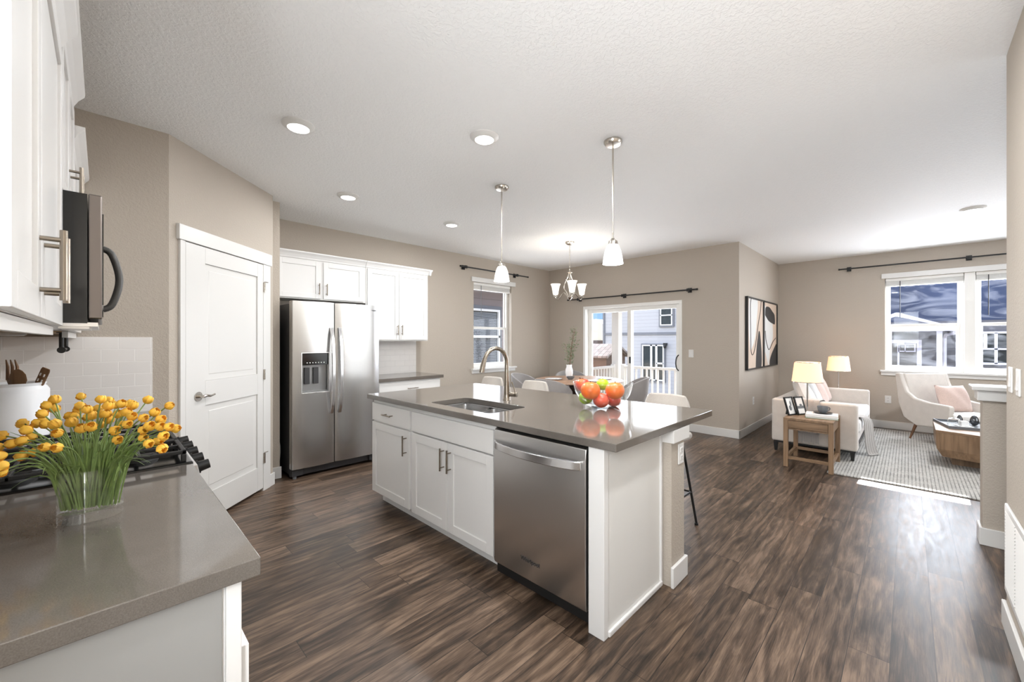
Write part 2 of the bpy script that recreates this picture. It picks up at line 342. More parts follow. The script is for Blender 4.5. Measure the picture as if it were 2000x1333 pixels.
wall('wall_stub', lambda b: b.prism([(1.135, 4.30), (1.135, 4.455), (1.237, 4.455), (1.237, 5.06), (1.0, 5.06), (1.0, 4.36)], 0, 2.74))
wall('wall_island', lambda b: b.box(2.21, 2.385, .935, 3.24, 0, .80))
wall('wall_half', lambda b: b.box(4.14, 4.27, -1.9, -.355, 0, 1.0))
# baseboards and trim
BBH = .115
def bb(name, *boxes, T=None):
    b = MB(T)
    for q in boxes: b.box(*q)
    return struct(b.build(name, TRIM, bevel=.004))
bb('baseboard_back', (3.2, 6.2, 5.045, 5.06, 0, BBH))
bb('baseboard_patio', (6.185, 6.2, 1.66, 2.46, 0, BBH), (6.185, 6.2, 4.25, 5.045, 0, BBH))
bb('baseboard_painting', (6.185, 8.57, 1.66, 1.675, 0, BBH))
bb('baseboard_living', (8.555, 8.57, -3.3, 1.66, 0, BBH))
bb('baseboard_right', (-.38, 3.065, -.337, -.322, 0, BBH), (3.05, 3.065, -.46, -.337, 0, BBH))
bb('baseboard_pantry', (1.085, PL+.012, -.014, 0, 0, BBH), T=PT)
bb('baseboard_stub', (1.15, 1.25, 4.44, 4.455, 0, BBH))
bb('baseboard_island', (2.198, 2.40, .918, .935, 0, BBH), (2.385, 2.40, .935, 3.24, 0, BBH))
bb('baseboard_half', (4.125, 4.14, -1.9, -.34, 0, BBH), (4.14, 4.285, -.355, -.34, 0, BBH))
b = MB(); b.box(4.09, 4.32, -1.9, -.305, 1.035, 1.062); b.box(4.115, 4.295, -1.9, -.33, .965, 1.035); struct(b.build('trim_1', TRIM, bevel=.005))
struct(MB().box(2.195, 2.415, .915, 3.2, .80, .874).build('trim_2', TRIM, bevel=.003))
struct(MB().box(-.40, .228, 3.488, 3.5, .914, 1.39).build('trim_3', TILE))
struct(MB().box(2.26, 3.165, 5.048, 5.06, .914, 1.365).build('trim_4', TILES))
# pantry casing and door
b = MB(PT); b.box(.072, .115, -.018, 0, 0, 2.06); b.box(.98, 1.085, -.018, 0, 0, 2.06); b.box(.055, 1.098, -.026, 0, 2.06, 2.165); b.box(.115, .98, .06, .10, 0, 2.06)
struct(b.build('trim_5', TRIM, bevel=.003))
D = struct(MB(PT).box(.118, .977, .012, .03, .03, 2.055).build('door_2', TRIM))
b = MB(PT)
for x0, x1 in ((.118, .295), (.90, .977)): b.box(x0, x1, -.016, .012, .03, 2.055)
for z0, z1 in ((.03, .235), (.89, 1.07), (1.935, 2.055)): b.box(.295, .90, -.016, .012, z0, z1)
for z0, z1 in ((.235, .89), (1.07, 1.935)):   # raised fields with a sloping edge
    q = lambda d, y: [(.295+d, y, z0+d), (.90-d, y, z0+d), (.90-d, y, z1-d), (.295+d, y, z1-d)]
    b.loft([q(0, -.004), q(.016, .002), q(.03, .002), q(.05, -.006)])
tag(b.build('door_panel', TRIM, D, bevel=.002))
b = MB(PT); b.cyl((.226, -.016, .964), (.226, -.024, .964), .033, n=24); b.cyl((.226, -.02, .964), (.226, -.062, .964), .011)
b.tube(spline([(.215, -.06, .964), (.25, -.062, .968), (.29, -.06, .962), (.335, -.056, .968)]), [.011]*6+[.009]*7+[.007]*6, 10)
tag(b.build('handle', NICKEL, D, smooth=True), 'satin nickel lever handle')
for z in (1.85, 1.06, .30):
    b = MB(PT); b.cyl((.985, -.024, z-.045), (.985, -.024, z+.045), .008, n=10); b.box(.975, .995, -.022, -.015, z-.045, z+.045)
    if z != 1.06: b.cyl((.985, -.024, z+.05), (1.02, -.034, z+.05), .004, n=8)
    b.build('hinge', NICKEL, D, smooth=True)

# ------------------------------------------------------------------ windows and patio door
def frame_rect(b, ax, p0, p1, a0, a1, z0, z1, t):
    """rectangular ring; ax='y' plane across x, ax='x' plane across y"""
    for (q0, q1, r0, r1) in ((a0, a0+t, z0, z1), (a1-t, a1, z0, z1), (a0+t, a1-t, z0, z0+t), (a0+t, a1-t, z1-t, z1)):
        if ax == 'y': b.box(q0, q1, p0, p1, r0, r1)
        else: b.box(p0, p1, q0, q1, r0, r1)
W1 = struct(MB().box(4.20, 5.215, 5.035, 5.06, 2.33, 2.405).build('window_1', TRIM, bevel=.003))
b = MB(); b.box(4.195, 5.22, 5.005, 5.17, .88, .905); b.box(4.205, 5.21, 5.04, 5.06, .825, .88); b.build('window_sill', TRIM, W1, bevel=.003)
b = MB(); frame_rect(b, 'y', 5.15, 5.21, 4.25, 5.13, .905, 2.33, .045); b.build('window_frame', ALMOND, W1, bevel=.003)
b = MB(); frame_rect(b, 'y', 5.16, 5.185, 4.29, 5.09, .945, 1.60, .04); b.build('sash', ALMOND, W1, bevel=.003)
b = MB(); frame_rect(b, 'y', 5.185, 5.205, 4.29, 5.09, 1.56, 2.29, .03); b.build('sash', ALMOND, W1, bevel=.003)
MB().box(4.33, 5.05, 5.170, 5.173, .985, 1.56).build('pane', GLASS, W1); MB().box(4.32, 5.06, 5.194, 5.197, 1.59, 2.26).build('pane', GLASS, W1)
W2 = struct(MB().box(8.545, 8.57, -1.55, .30, 2.33, 2.405).build('window_2', TRIM, bevel=.003))
b = MB(); b.box(8.515, 8.66, -1.57, .315, .88, .905); b.box(8.548, 8.57, -1.56, .305, .825, .88); b.build('window_sill', TRIM, W2, bevel=.003)
MB().box(8.585, 8.70, -.672, -.568, .905, 2.33).build('mullion', ALMOND, W2, bevel=.003)
for y0, y1 in ((-.568, .26), (-1.50, -.672)):
    b = MB(); frame_rect(b, 'x', 8.65, 8.71, y0, y1, .905, 2.33, .035); b.build('window_frame', ALMOND, W2, bevel=.003)
    b = MB(); frame_rect(b, 'x', 8.66, 8.685, y0+.03, y1-.03, .935, 1.62, .045); b.build('sash', ALMOND, W2, bevel=.003)
    b = MB(); frame_rect(b, 'x', 8.685, 8.705, y0+.03, y1-.03, 1.585, 2.30, .03); b.build('sash', ALMOND, W2, bevel=.003)
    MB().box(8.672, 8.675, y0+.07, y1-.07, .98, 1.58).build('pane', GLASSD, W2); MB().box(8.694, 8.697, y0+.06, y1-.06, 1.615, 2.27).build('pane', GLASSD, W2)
def blind(label, ax, p, a0, a1, wand):
    t = thing('window_blind', label, 'blind', ((a0+a1)/2, p, 2.2, ) if ax == 'y' else (p, (a0+a1)/2, 2.2), 0, 'raised white window blinds')
    bx = (lambda b, q0, q1, d0, d1, z0, z1: b.box(q0, q1, p+d0, p+d1, z0, z1)) if ax == 'y' else (lambda b, q0, q1, d0, d1, z0, z1: b.box(p+d0, p+d1, q0, q1, z0, z1))
    b = MB(); bx(b, a0, a1, -.03, .03, 2.285, 2.328); b.build('headrail', ALMOND, t, bevel=.003)
    b = MB()
    for i in range(12): bx(b, a0+.004, a1-.004, -.025+random.uniform(-.003, .003), .025, 2.226+i*.0048, 2.229+i*.0048)
    tag(b.build('slats', ALMOND, t), kind='stuff')
    b = MB(); bx(b, a0, a1, -.026, .026, 2.205, 2.224); b.build('bottom_rail', ALMOND, t, bevel=.002)
    b = MB(); f = (lambda z: (wand, p-.045, z)) if ax == 'y' else (lambda z: (p-.045, wand, z)); b.cyl(f(2.28), f(1.72), .005, n=8); b.build('wand', DARKG if ax == 'x' else GREYC, t, smooth=True)
blind('white blind raised above the narrow dining window', 'y', 5.11, 4.26, 5.12, 4.42)
blind('white blind raised over the left half of the living room window', 'x', 8.62, -.562, .252, .09)
blind('white blind raised over the right half of the living room window', 'x', 8.62, -1.492, -.678, -.79)
# patio door
DR = struct(MB().box(6.19, 6.36, 2.46, 4.255, 1.935, 1.985).build('door_1', ALMOND, bevel=.003))
b = MB(); b.box(6.19, 6.36, 2.46, 2.505, 0, 1.935); b.box(6.19, 6.36, 4.21, 4.255, 0, 1.935); b.box(6.2, 6.36, 2.505, 4.21, 0, .03); b.build('door_frame', ALMOND, DR, bevel=.003)
b = MB(); frame_rect(b, 'x', 6.30, 6.34, 3.33, 4.21, .03, 1.935, .07); P1 = b.build('fixed_panel', ALMOND, DR, bevel=.003)
MB().box(6.318, 6.321, 3.40, 4.14, .10, 1.865).build('pane', SCREEN, P1)
b = MB(); frame_rect(b, 'x', 6.25, 6.29, 2.505, 3.40, .03, 1.935, .065); P2 = b.build('sliding_panel', ALMOND, DR, bevel=.003)
MB().box(6.268, 6.271, 2.57, 3.335, .095, 1.87).build('pane', GLASS, P2)
b = MB(); b.tube(spline([(6.25, 2.535, .90), (6.20, 2.545, .94), (6.185, 2.55, 1.02), (6.20, 2.545, 1.10), (6.25, 2.535, 1.14)]), .009, 8); b.build('handle', BLACKM, P2, smooth=True)
MB().box(6.243, 6.25, 3.335, 3.365, .98, 1.09).build('latch', BLACKM, P2)
# curtain rods
def rod(label, a, bb_, brk, n, group='black curtain rods'):
    a, bb_ = Vector(a), Vector(bb_); d = (bb_-a).normalized(); nv = Vector(n)
    t = thing('curtain_rod', label, 'curtain rod', (a+bb_)/2, 0, group)
    MB().cyl(a, bb_, .011, n=12).build('rod', BLACKM, t, smooth=True)
    for p in (a, bb_): MB().cyl(p, p+(d*.02 if p == bb_ else -d*.02), .014, n=12).build('finial', BLACKM, t, smooth=True)
    for k in brk:
        p = a+d*k; b = MB(); w0 = p+nv*.078
        b.cyl(p, w0, .009, n=8)
        for c, h, r in ((w0-nv*.006, .035, .028), (p, .022, .022)):
            e = [c+d*r*sx+Vector((0, 0, h*sz))+nv*.007*sn for sn in (-1, 1) for sx, sz in ((-1, -1), (1, -1), (1, 1), (-1, 1))]
            b.loft([e[:4], e[4:]])
        b.build('bracket', BLACKM, t)
rod('black curtain rod above the narrow dining window', (3.93, 4.98, 2.53), (5.47, 4.98, 2.53), (.10, 1.27), (0, 1, 0))
rod('black curtain rod above the sliding patio door', (6.12, 2.22, 2.12), (6.12, 4.54, 2.12), (.12, 1.20, 2.10), (1, 0, 0))
rod('black curtain rod above the living room window', (8.49, -1.95, 2.53), (8.49, .80, 2.53), (.12, 1.34, 2.64), (1, 0, 0))

# ------------------------------------------------------------------ outlets, switches, vent
def plate(name, label, cat, c, deg, kind):
    T = F(*c, deg); t = thing(name, label, cat, c)
    MB(T).box(-.036, .036, -.007, 0, -.058, .058).build('cover_plate', TRIM, t, bevel=.003)
    if kind == 'outlet':
        for z in (-.022, .022):
            s = MB(T).box(-.017, .017, -.010, -.006, z-.015, z+.015).build('receptacle', TRIM, t, bevel=.003)
            b = MB(T)
            for x in (-.007, .007): b.box(x-.0012, x+.0012, -.0105, -.008, z-.002, z+.008)
            b.cyl((0, -.0105, z-.008), (0, -.008, z-.008), .0025, n=8); b.build('slots', DARKG, s)
    else: MB(T).prism([(-.007, -.033), (-.012, -.033), (-.007, .033)], -.016, .016, 'x').build('rocker', TRIM, t, bevel=.001)
plate('wall_outlet', 'white outlet on the end of the island knee wall', 'outlet', (2.33, .935, .72), 0, 'outlet')
plate('wall_outlet', 'white outlet on the wall below the two paintings', 'outlet', (6.91, 1.675, .455), 0, 'outlet')
plate('wall_outlet', 'white outlet low on the wall between sofa and armchair', 'outlet', (8.57, .225, .45), -90, 'outlet')
plate('light_switch', 'white light switch right of the sliding patio door', 'light switch', (6.2, 2.324, 1.17), -90, 'switch')
plate('light_switch', 'white rocker switch near the corner of the right wall above the vent', 'light switch', (2.91, -.337, 1.19), 180, 'switch')
plate('light_switch', 'white rocker switch cut by the right edge of the picture', 'light switch', (2.73, -.337, 1.19), 180, 'switch')
t = thing('air_vent', 'white louvered return air vent low on the right wall', 'vent', (2.6, -.337, .2))
b = MB(); frame_rect(b, 'y', -.337, -.325, 2.2, 3.0, .19, .60, .03); b.build('frame', TRIM, t, bevel=.004)
MB().box(2.22, 2.98, -.336, -.333, .21, .58).build('backing', DARKG, t)
for k in range(3):
    x0 = 2.235+k*.25; b = MB()
    for i in range(24): z = .225+i*.0148; b.add([(x0, -.333, z+.012), (x0+.235, -.333, z+.012), (x0+.235, -.324, z), (x0, -.324, z), (x0, -.331, z+.0135), (x0+.235, -.331, z+.0135), (x0+.235, -.322, z+.0015), (x0, -.322, z+.0015)], [(0,1,2,3),(7,6,5,4),(0,4,5,1),(1,5,6,2),(2,6,7,3),(3,7,4,0)])
    b.build('louvers', TRIM, t)

# ------------------------------------------------------------------ cabinet helpers
def shaker(T, w, h, st=.06, name='door', parent=None, t=.019, rec=.008):
    b = MB(T); b.box(0, st, -t, 0, 0, h); b.box(w-st, w, -t, 0, 0, h); b.box(st, w-st, -t, 0, 0, st); b.box(st, w-st, -t, 0, h-st, h); b.box(st, w-st, -t+rec, -.001, st, h-st)
    return b.build(name, CAB, parent, bevel=.0015)
def slab(T, w, h, name='drawer', parent=None, t=.019): return MB(T).box(0, w, -t, 0, 0, h).build(name, CAB, parent, bevel=.0025)
def bar_handle(T, x, z, L, parent, vert=True, off=.034, mat=None, r=.0055):
    b = MB(T); y = -.019-off
    if vert:
        b.cyl((x, y, z), (x, y, z+L), r, n=12)
        for q in (z+L*.14, z+L*.86): b.cyl((x, -.019, q), (x, y, q), r*.8, n=10)
    else:
        b.cyl((x, y, z), (x+L, y, z), r, n=12)
        for q in (x+L*.14, x+L*.86): b.cyl((q, -.019, z), (q, y, z), r*.8, n=10)
    return b.build('handle', mat or BRONZE, parent, smooth=True)
def crown(b, T, L, z, h=.08, ends=(0, 0)):
    pr = [(0, 0), (-.012, 0), (-.016, h*.2), (-.03, h*.55), (-.05, h*.85), (-.052, h), (0, h)]
    bb2 = MB(T); bb2.prism([(p[0], z+p[1]) for p in pr], -ends[0], L+ends[1], 'x'); b.v += bb2.v[:0]; n0 = len(b.v); b.v += bb2.v; b.f += [tuple(i+n0 for i in f) for f in bb2.f]

# ------------------------------------------------------------------ island
LX = lambda y, z: F(1.62, y, z, -90)     # front plane of the island, local x runs towards the camera end
t = thing('base_cabinet', 'white island cabinet at the far end with one drawer above a single door', 'cabinet', (1.9, 2.93, 0))
b = MB(); b.box(1.62, 2.19, 2.625, 3.235, .10, .874); b.box(1.69, 2.19, 2.625, 3.215, 0, .10); b.build('body', CAB, t)
d = slab(LX(3.232, .70), .582, .146, 'drawer', t); bar_handle(LX(3.232, .70), .225, .073, .13, d, False)
d = shaker(LX(3.232, .105), .582, .583, parent=t); bar_handle(LX(3.232, .105), .545, .40, .15, d)
t = thing('base_cabinet', 'white island sink cabinet with two doors between drawer unit and dishwasher', 'cabinet', (1.9, 2.17, 0))
b = MB(); b.box(1.62, 2.19, 1.722, 2.625, .10, .684); b.box(1.62, 1.655, 1.722, 2.625, .69, .874); b.box(2.10, 2.19, 1.722, 2.625, .69, .874); b.box(1.69, 2.19, 1.722, 2.625, 0, .10); b.build('body', CAB, t)
slab(LX(2.615, .70), .886, .143, 'false_drawer_front', t)
d = shaker(LX(2.615, .102), .436, .586, parent=t); bar_handle(LX(2.615, .102), .402, .40, .15, d)
d = shaker(LX(2.172, .102), .443, .586, parent=t); bar_handle(LX(2.172, .102), .034, .40, .15, d)
t = thing('dishwasher', 'stainless steel dishwasher with curved bar handle under the island counter', 'dishwasher', (1.9, 1.39, 0))
b = MB(); b.box(1.625, 2.18, 1.075, 1.718, .02, .872); b.build('body', BLACKM, t)
b = MB()
prof = [(-.022, .085), (-.030, .10), (-.032, .45), (-.032, .80), (-.026, .853), (-.010, .862), (0, .862), (0, .085)]
b.prism([(1.622+p[0], p[1]) for p in prof], 1.08, 1.712, 'y'); dd = b.build('door', STEELD, t, bevel=.003, smooth=True)
ring = []
for i in range(17):
    s = i/16; y = 1.70-.60*s; bow = .052*math.sin(PI*min(1, max(0, s)))**.5 if 0 < s < 1 else 0.004
    x = 1.592-bow; zc = .775-.004*math.sin(PI*s); ring.append([(x, y, zc-.024), (x-.012, y, zc-.02), (x-.012, y, zc+.02), (x, y, zc+.024)])
MB().loft(ring).build('handle', STEELH, dd, bevel=.003, smooth=True)
def text(name, body, T, size, mat, parent, depth=.0006):
    c = bpy.data.curves.new(name, 'FONT'); c.body = body; c.size = size; c.extrude = depth; c.align_x = 'CENTER'
    q = bpy.data.objects.new('lettering', c); COL.objects.link(q); bpy.context.view_layer.update()
    me = bpy.data.meshes.new_from_object(q.evaluated_get(bpy.context.evaluated_depsgraph_get())); bpy.data.objects.remove(q); me.materials.clear(); me.materials.append(mat)
    o = bpy.data.objects.new(name, me); COL.objects.link(o); root = parent
    while root.parent: root = root.parent
    o.parent = parent; o.matrix_local = MW[root.name].inverted() @ T @ Matrix.Rotation(PI/2, 4, 'X'); return o
text('logo', 'Whirlpool', F(1.5895, 1.43, .185, -90), .032, DARKG, dd)
t = thing('island_end_panel', 'light grey-white panel closing the near end of the island', 'panel', (1.9, 1.03, 0))
MB().box(1.612, 2.19, .990, 1.066, .0, .874).build('panel', PANEL, t)
MB().box(1.596, 1.634, .984, 1.068, 0, .874).build('corner_post', CAB, t, bevel=.002)
MB().box(1.634, 2.195, .976, .990, 0, .028).build('shoe_molding', CAB, t, bevel=.005)
MB().box(2.182, 2.197, .980, .990, .028, .874).build('edge_strip', CAB, t)
# counter with an undermount cut-out
def rrect(x0, x1, y0, y1, r, k=5):
    o = []
    for cx, cy, a in ((x1-r, y1-r, 0), (x0+r, y1-r, 90), (x0+r, y0+r, 180), (x1-r, y0+r, 270)):
        for i in range(k+1): an = math.radians(a+90*i/k); o.append((cx+r*math.cos(an), cy+r*math.sin(an)))
    return o
hole = rrect(1.685, 2.035, 1.85, 2.515, .05); k = 6
outer = []
for cx, cy in ((2.79, 3.28), (1.578, 3.28), (1.578, .912), (2.79, .912)): outer += [(cx, cy)]*k
b = MB()
for z in (.876, .914): b.loft([[(x, y, z) for x, y in outer], [(x, y, z) for x, y in hole]], cap=False)
b.loft([[(x, y, .876) for x, y in outer], [(x, y, .914) for x, y in outer]], cap=False); b.loft([[(x, y, .876) for x, y in hole], [(x, y, .914) for x, y in hole]], cap=False)
ic = tag(b.build('island_countertop', QUARTZ, weld=True), 'polished taupe quartz countertop on the kitchen island', 'countertop')
bm = bmesh.new(); bm.from_mesh(ic.data); bmesh.ops.dissolve_degenerate(bm, dist=1e-6, edges=bm.edges); bm.to_mesh(ic.data); bm.free()
md = ic.modifiers.new('bevel', 'BEVEL'); md.width = .003; md.segments = 2; md.limit_method = 'ANGLE'; md.angle_limit = math.radians(60)
t = thing('kitchen_sink', 'double bowl stainless sink set under the island counter', 'sink', (1.86, 2.18, .69))
b = MB(); b.box(1.672, 1.702, 1.837, 2.528, .868, .8755); b.box(2.018, 2.048, 1.837, 2.528, .868, .8755); b.box(1.702, 2.018, 1.837, 1.868, .868, .8755); b.box(1.702, 2.018, 2.497, 2.528, .868, .8755); b.box(1.702, 2.018, 2.170, 2.195, .845, .858); b.build('rim', STEEL, t, bevel=.002)
for y0, y1 in ((1.867, 2.172), (2.193, 2.498)):
    rr = lambda d, r: rrect(1.701+d, 2.019-d, y0+d, y1-d, r)
    b = MB(); b.loft([[(x, y, .868) for x, y in rr(0, .045)], [(x, y, .72) for x, y in rr(.008, .05)], [(x, y, .695) for x, y in rr(.03, .05)], [(x, y, .69) for x, y in rr(.10, .04)]], cap=False)
    n0 = len(b.v)-24; b.f.append(tuple(range(n0, n0+24))); bo = b.build('bowl', STEEL, t, smooth=True)
    MB().cyl((1.86, (y0+y1)/2, .690), (1.86, (y0+y1)/2, .694), .04).build('drain', STEELD, bo, smooth=True)
t = thing('faucet', 'brushed nickel gooseneck faucet beside the island sink', 'faucet', (2.16, 2.18, .914))
pts = [(2.16, 2.18, .95), (2.16, 2.18, 1.05), (2.16, 2.18, 1.18)] + [(2.045+.115*math.cos(a), 2.18, 1.195+.115*math.sin(a)) for a in [math.radians(q) for q in range(10, 161, 15)]]
b = MB(); b.lathe([(.0, 0), (.029, 0), (.029, .006), (.026, .01), (.024, .05), (.019, .16), (.0155, .27), (0, .27)], (2.16, 2.18, .914)); b.tube(spline([(2.16, 2.18, 1.16)]+[tuple(p) for p in pts[2:]], 3), .0150, 14); b.build('spout', BRONZE, t, smooth=True)
b = MB(); e = pts[-1]; b.tube([(e[0], e[1], e[2]), (e[0]-.012, e[1], e[2]-.03), (e[0]-.020, e[1], e[2]-.055), (e[0]-.030, e[1], e[2]-.098)], [.0155, .018, .019, .0195], 16); b.build('spray_head', BRONZE, t, smooth=True)
b = MB(); b.cyl((2.165, 2.18, .958), (2.185, 2.115, .958), .0165); b.cyl((2.187, 2.108, .958), (2.190, 2.100, .958), .017); b.build('valve', BRONZE, t, smooth=True)
b = MB(); b.tube([(2.186, 2.112, .958), (2.182, 2.122, 1.0), (2.175, 2.14, 1.055)], [.007, .006, .0075], 10, (1, .6)); b.build('lever', BRONZE, t, smooth=True)
# glass bowl of fruit
BC = (2.385, 1.482, .914)
b = MB(); o_ = [(0, 0), (.075, 0), (.08, .006), (.115, .02), (.155, .055), (.18, .095), (.193, .14), (.199, .172)]; i_ = [(.196, .172), (.189, .14), (.176, .097), (.151, .058), (.112, .025), (.07, .012), (0, .012)]
tag(b.lathe(o_+i_, BC, 48).build('fruit_bowl', CLEAR, smooth=True, weld=True), 'clear glass bowl of fruit on the island counter', 'bowl')
def fruit(name, label, c, r, col, col2, sq=.95, stalk=True):
    m, bs, n = new(name+'_skin'); tcn = n('TexCoord').outputs['Object']
    q = n('TexNoise', {'Vector': tcn, 'Scale': 9, 'Detail': 3}).outputs['Fac']; n.t.links.new(n.ramp(q, [(.35, col), (.65, col2)]), bs.inputs['Base Color']); bs.inputs['Roughness'].default_value = .38
    h = n('TexNoise', {'Vector': tcn, 'Scale': 220}).outputs['Fac']; n.t.links.new(n('Bump', {'Height': h, 'Strength': .12, 'Distance': .001}).outputs[0], bs.inputs['Normal'])
    b = MB(); rings = []
    for i in range(1, 18):
        th = PI*i/18; z = -math.cos(th); q2 = math.sin(th); z2 = z-(.16*max(0, z-.75)/.25 if z > .75 else 0)*.6
        rings.append([(c[0]+r*q2*math.cos(2*PI*j/28), c[1]+r*q2*math.sin(2*PI*j/28), c[2]+r*sq*z2) for j in range(28)])
    b.loft(rings); o = b.build(name, m, smooth=True); tag(o, label, 'fruit')
    if stalk: MB().cyl((c[0], c[1], c[2]+r*sq*.80), (c[0]+.003, c[1], c[2]+r*sq*.98), .003, .004, 8).build('stem', DARKWOOD, o, smooth=True)
OR, OR2, RD, RD2, GR, GR2 = (.72, .13, .015), (.80, .18, .025), (.58, .04, .02), (.68, .09, .03), (.28, .44, .01), (.36, .52, .02)
def Dp(u, v, dep):
    a = (u-1000)/787; return (.71302*dep+.70115*a*dep, .70115*dep-.71302*a*dep, 1.37+(665-v)/787*dep)
fruit('orange', 'large orange fruit at the front left of the glass bowl', Dp(1153, 763, 2.66), .064, OR, OR2)
fruit('orange', 'large orange fruit at the front right of the glass bowl', Dp(1201, 763, 2.67), .062, OR, OR2)
fruit('peach', 'red fruit at the bottom centre of the glass bowl', Dp(1174, 782, 2.68), .053, (.72, .10, .06), RD2)
fruit('lime', 'bright green fruit on top behind the two oranges', Dp(1177, 751, 2.83), .044, GR, GR2)
fruit('peach', 'dark red and orange fruit at the left rim of the glass bowl', Dp(1138, 752, 2.83), .05, (.55, .03, .02), (.85, .16, .03))
fruit('lime', 'green fruit low at the left side of the glass bowl', Dp(1144, 777, 2.76), .048, GR, GR2)
fruit('peach', 'red fruit low at the right side of the glass bowl', Dp(1198, 781, 2.78), .05, (.62, .08, .06), RD2)

# ------------------------------------------------------------------ left run: counters, cabinets, range, microwave
RX = lambda y, z, x=-.106: F(x, y, z, 90)   # fronts facing +X, local x runs away from the camera
t = thing('base_cabinet', 'white base cabinet under the near left counter, grey end panel', 'cabinet', (-.1, 1.44, 0))
b = MB(); b.box(-.39, .185, 1.0, 1.888, .10, .874); b.box(-.39, .13, 1.0, 1.888, 0, .10); b.build('body', CAB, t)
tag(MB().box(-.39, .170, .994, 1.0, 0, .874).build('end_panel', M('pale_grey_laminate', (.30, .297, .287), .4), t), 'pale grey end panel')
MB().box(.176, .203, .986, 1.02, 0, .874).build('corner_stile', CAB, t, bevel=.002)
MB().box(.185, .203, 1.02, 1.888, .10, .874).build('face_frame', CAB, t)
d = shaker(F(.203, 1.0, .11, 90), .88, .615, parent=t, t=.016); bar_handle(F(.207, 1.0, .11, 90), .80, .42, .13, d)
tag(MB().box(-.395, .234, .971, 1.892, .876, .914).build('kitchen_countertop', QUARTZ, bevel=.002), 'polished taupe quartz counter holding the vase of tulips', 'countertop')
t = thing('base_cabinet', 'white base cabinet between the range and the tiled end wall', 'cabinet', (-.1, 3.07, 0))
MB().box(-.39, .185, 2.665, 3.49, 0, .874).build('body', CAB, t); shaker(F(.185, 2.68, .11, 90), .79, .58, parent=t); slab(F(.185, 2.68, .70, 90), .79, .15, 'drawer', t)
tag(MB().box(-.395, .234, 2.664, 3.487, .876, .914).build('kitchen_countertop', QUARTZ, bevel=.002), 'short taupe quartz counter beyond the range, holding the white crock', 'countertop')
# upper cabinets
def upper(label, y0, y1, z0, z1, doors, bottom=True, extra=None):
    t = thing('wall_cabinet', label, 'cabinet', (-.25, (y0+y1)/2, z0), 0)
    MB().box(-.395, -.106, y0, y1, z0, z1).build('body', CAB, t)
    for a, c, hx in doors:
        d = shaker(RX(a, z0+.002), c-a, z1-z0-.012, .058, parent=t)
        bar_handle(RX(a, z0+.002), hx-a, .035 if bottom else .03, .142, d, off=.032, mat=BRONZE, r=.006)
    b = MB(); crown(b, RX(y0, 0), y1-y0, z1-.005, .085); b.build('crown_molding', CAB, t)
    if bottom:
        MB().box(-.125, -.107, y0, y1, z0-.028, z0-.002).build('light_rail', CAB, t); MB().box(-.393, -.126, y0, y1, z0-.004, z0).build('underside', UNDERW, t)
    return t
upper('white wall cabinet nearest the camera with two bar handles', .872, 1.893, 1.414, 2.275, ((.874, 1.264, 1.225), (1.270, 1.890, 1.315)))
upper('tall white wall cabinet directly above the microwave', 1.897, 2.657, 1.85, 2.40, ((1.90, 2.275, 2.235), (2.28, 2.655, 2.32)), False)
upper('white wall cabinet beyond the microwave against the end wall', 2.662, 3.485, 1.410, 2.255, ((2.665, 3.07, 3.03), (3.075, 3.48, 3.115)))
t = thing('microwave', 'black and stainless over-range microwave between the wall cabinets', 'microwave', (-.2, 2.28, 1.42))
MB().box(-.395, -.034, 1.900, 2.655, 1.425, 1.845).build('body', BLACKG, t)
d = MB().box(-.032, 0, 1.902, 2.653, 1.44, 1.848).build('door', steel('dark_taupe_steel', (.20, .175, .16), .34), t, bevel=.004)
tag(MB().box(0, .003, 1.96, 2.40, 1.49, 1.80).build('glass_panel', BLACKG, d), 'black glass door window'); tag(MB().box(0, .003, 2.49, 2.64, 1.47, 1.82).build('control_panel', BLACKG, d))
b = MB(); b.tube(spline([(0, 2.445, 1.50), (.03, 2.445, 1.525), (.052, 2.445, 1.63), (.03, 2.445, 1.735), (0, 2.445, 1.76)]), .013, 12); b.build('handle', M('dark_handle', (.07, .067, .063), .3), d, smooth=True)
b = MB(); b.box(-.38, -.01, 1.905, 2.65, 1.415, 1.428); 
for y in (1.95, 2.1, 2.25): b.box(-.10, -.03, y, y+.10, 1.408, 1.416)
b.build('vent_grille', STEELD, t)
t = thing('paper_towel_holder', 'black paper towel holder hanging under the far wall cabinet', 'paper towel holder', (-.2, 2.95, 1.31))
b = MB()
for y in (2.70, 3.02):
    b.cyl((-.128, y, 1.406), (-.128, y, 1.332), .008, n=12); b.cyl((-.128, y-.008, 1.326), (-.128, y+.008, 1.326), .014, n=16)
b.cyl((-.128, 2.70, 1.326), (-.128, 3.02, 1.326), .006, n=10); b.box(-.143, -.113, 2.68, 3.04, 1.402, 1.406); b.build('bracket', BLACKM, t, smooth=True)
t = thing('puck_light', 'white round puck light under the wall cabinet above the crock', 'light', (-.30, 2.92, 1.39)); MB().lathe([(0, .016), (.055, .016), (.055, .006), (.045, 0), (0, -.002)], (-.30, 2.92, 1.390), 28).build('housing', TRIM, t, smooth=True)
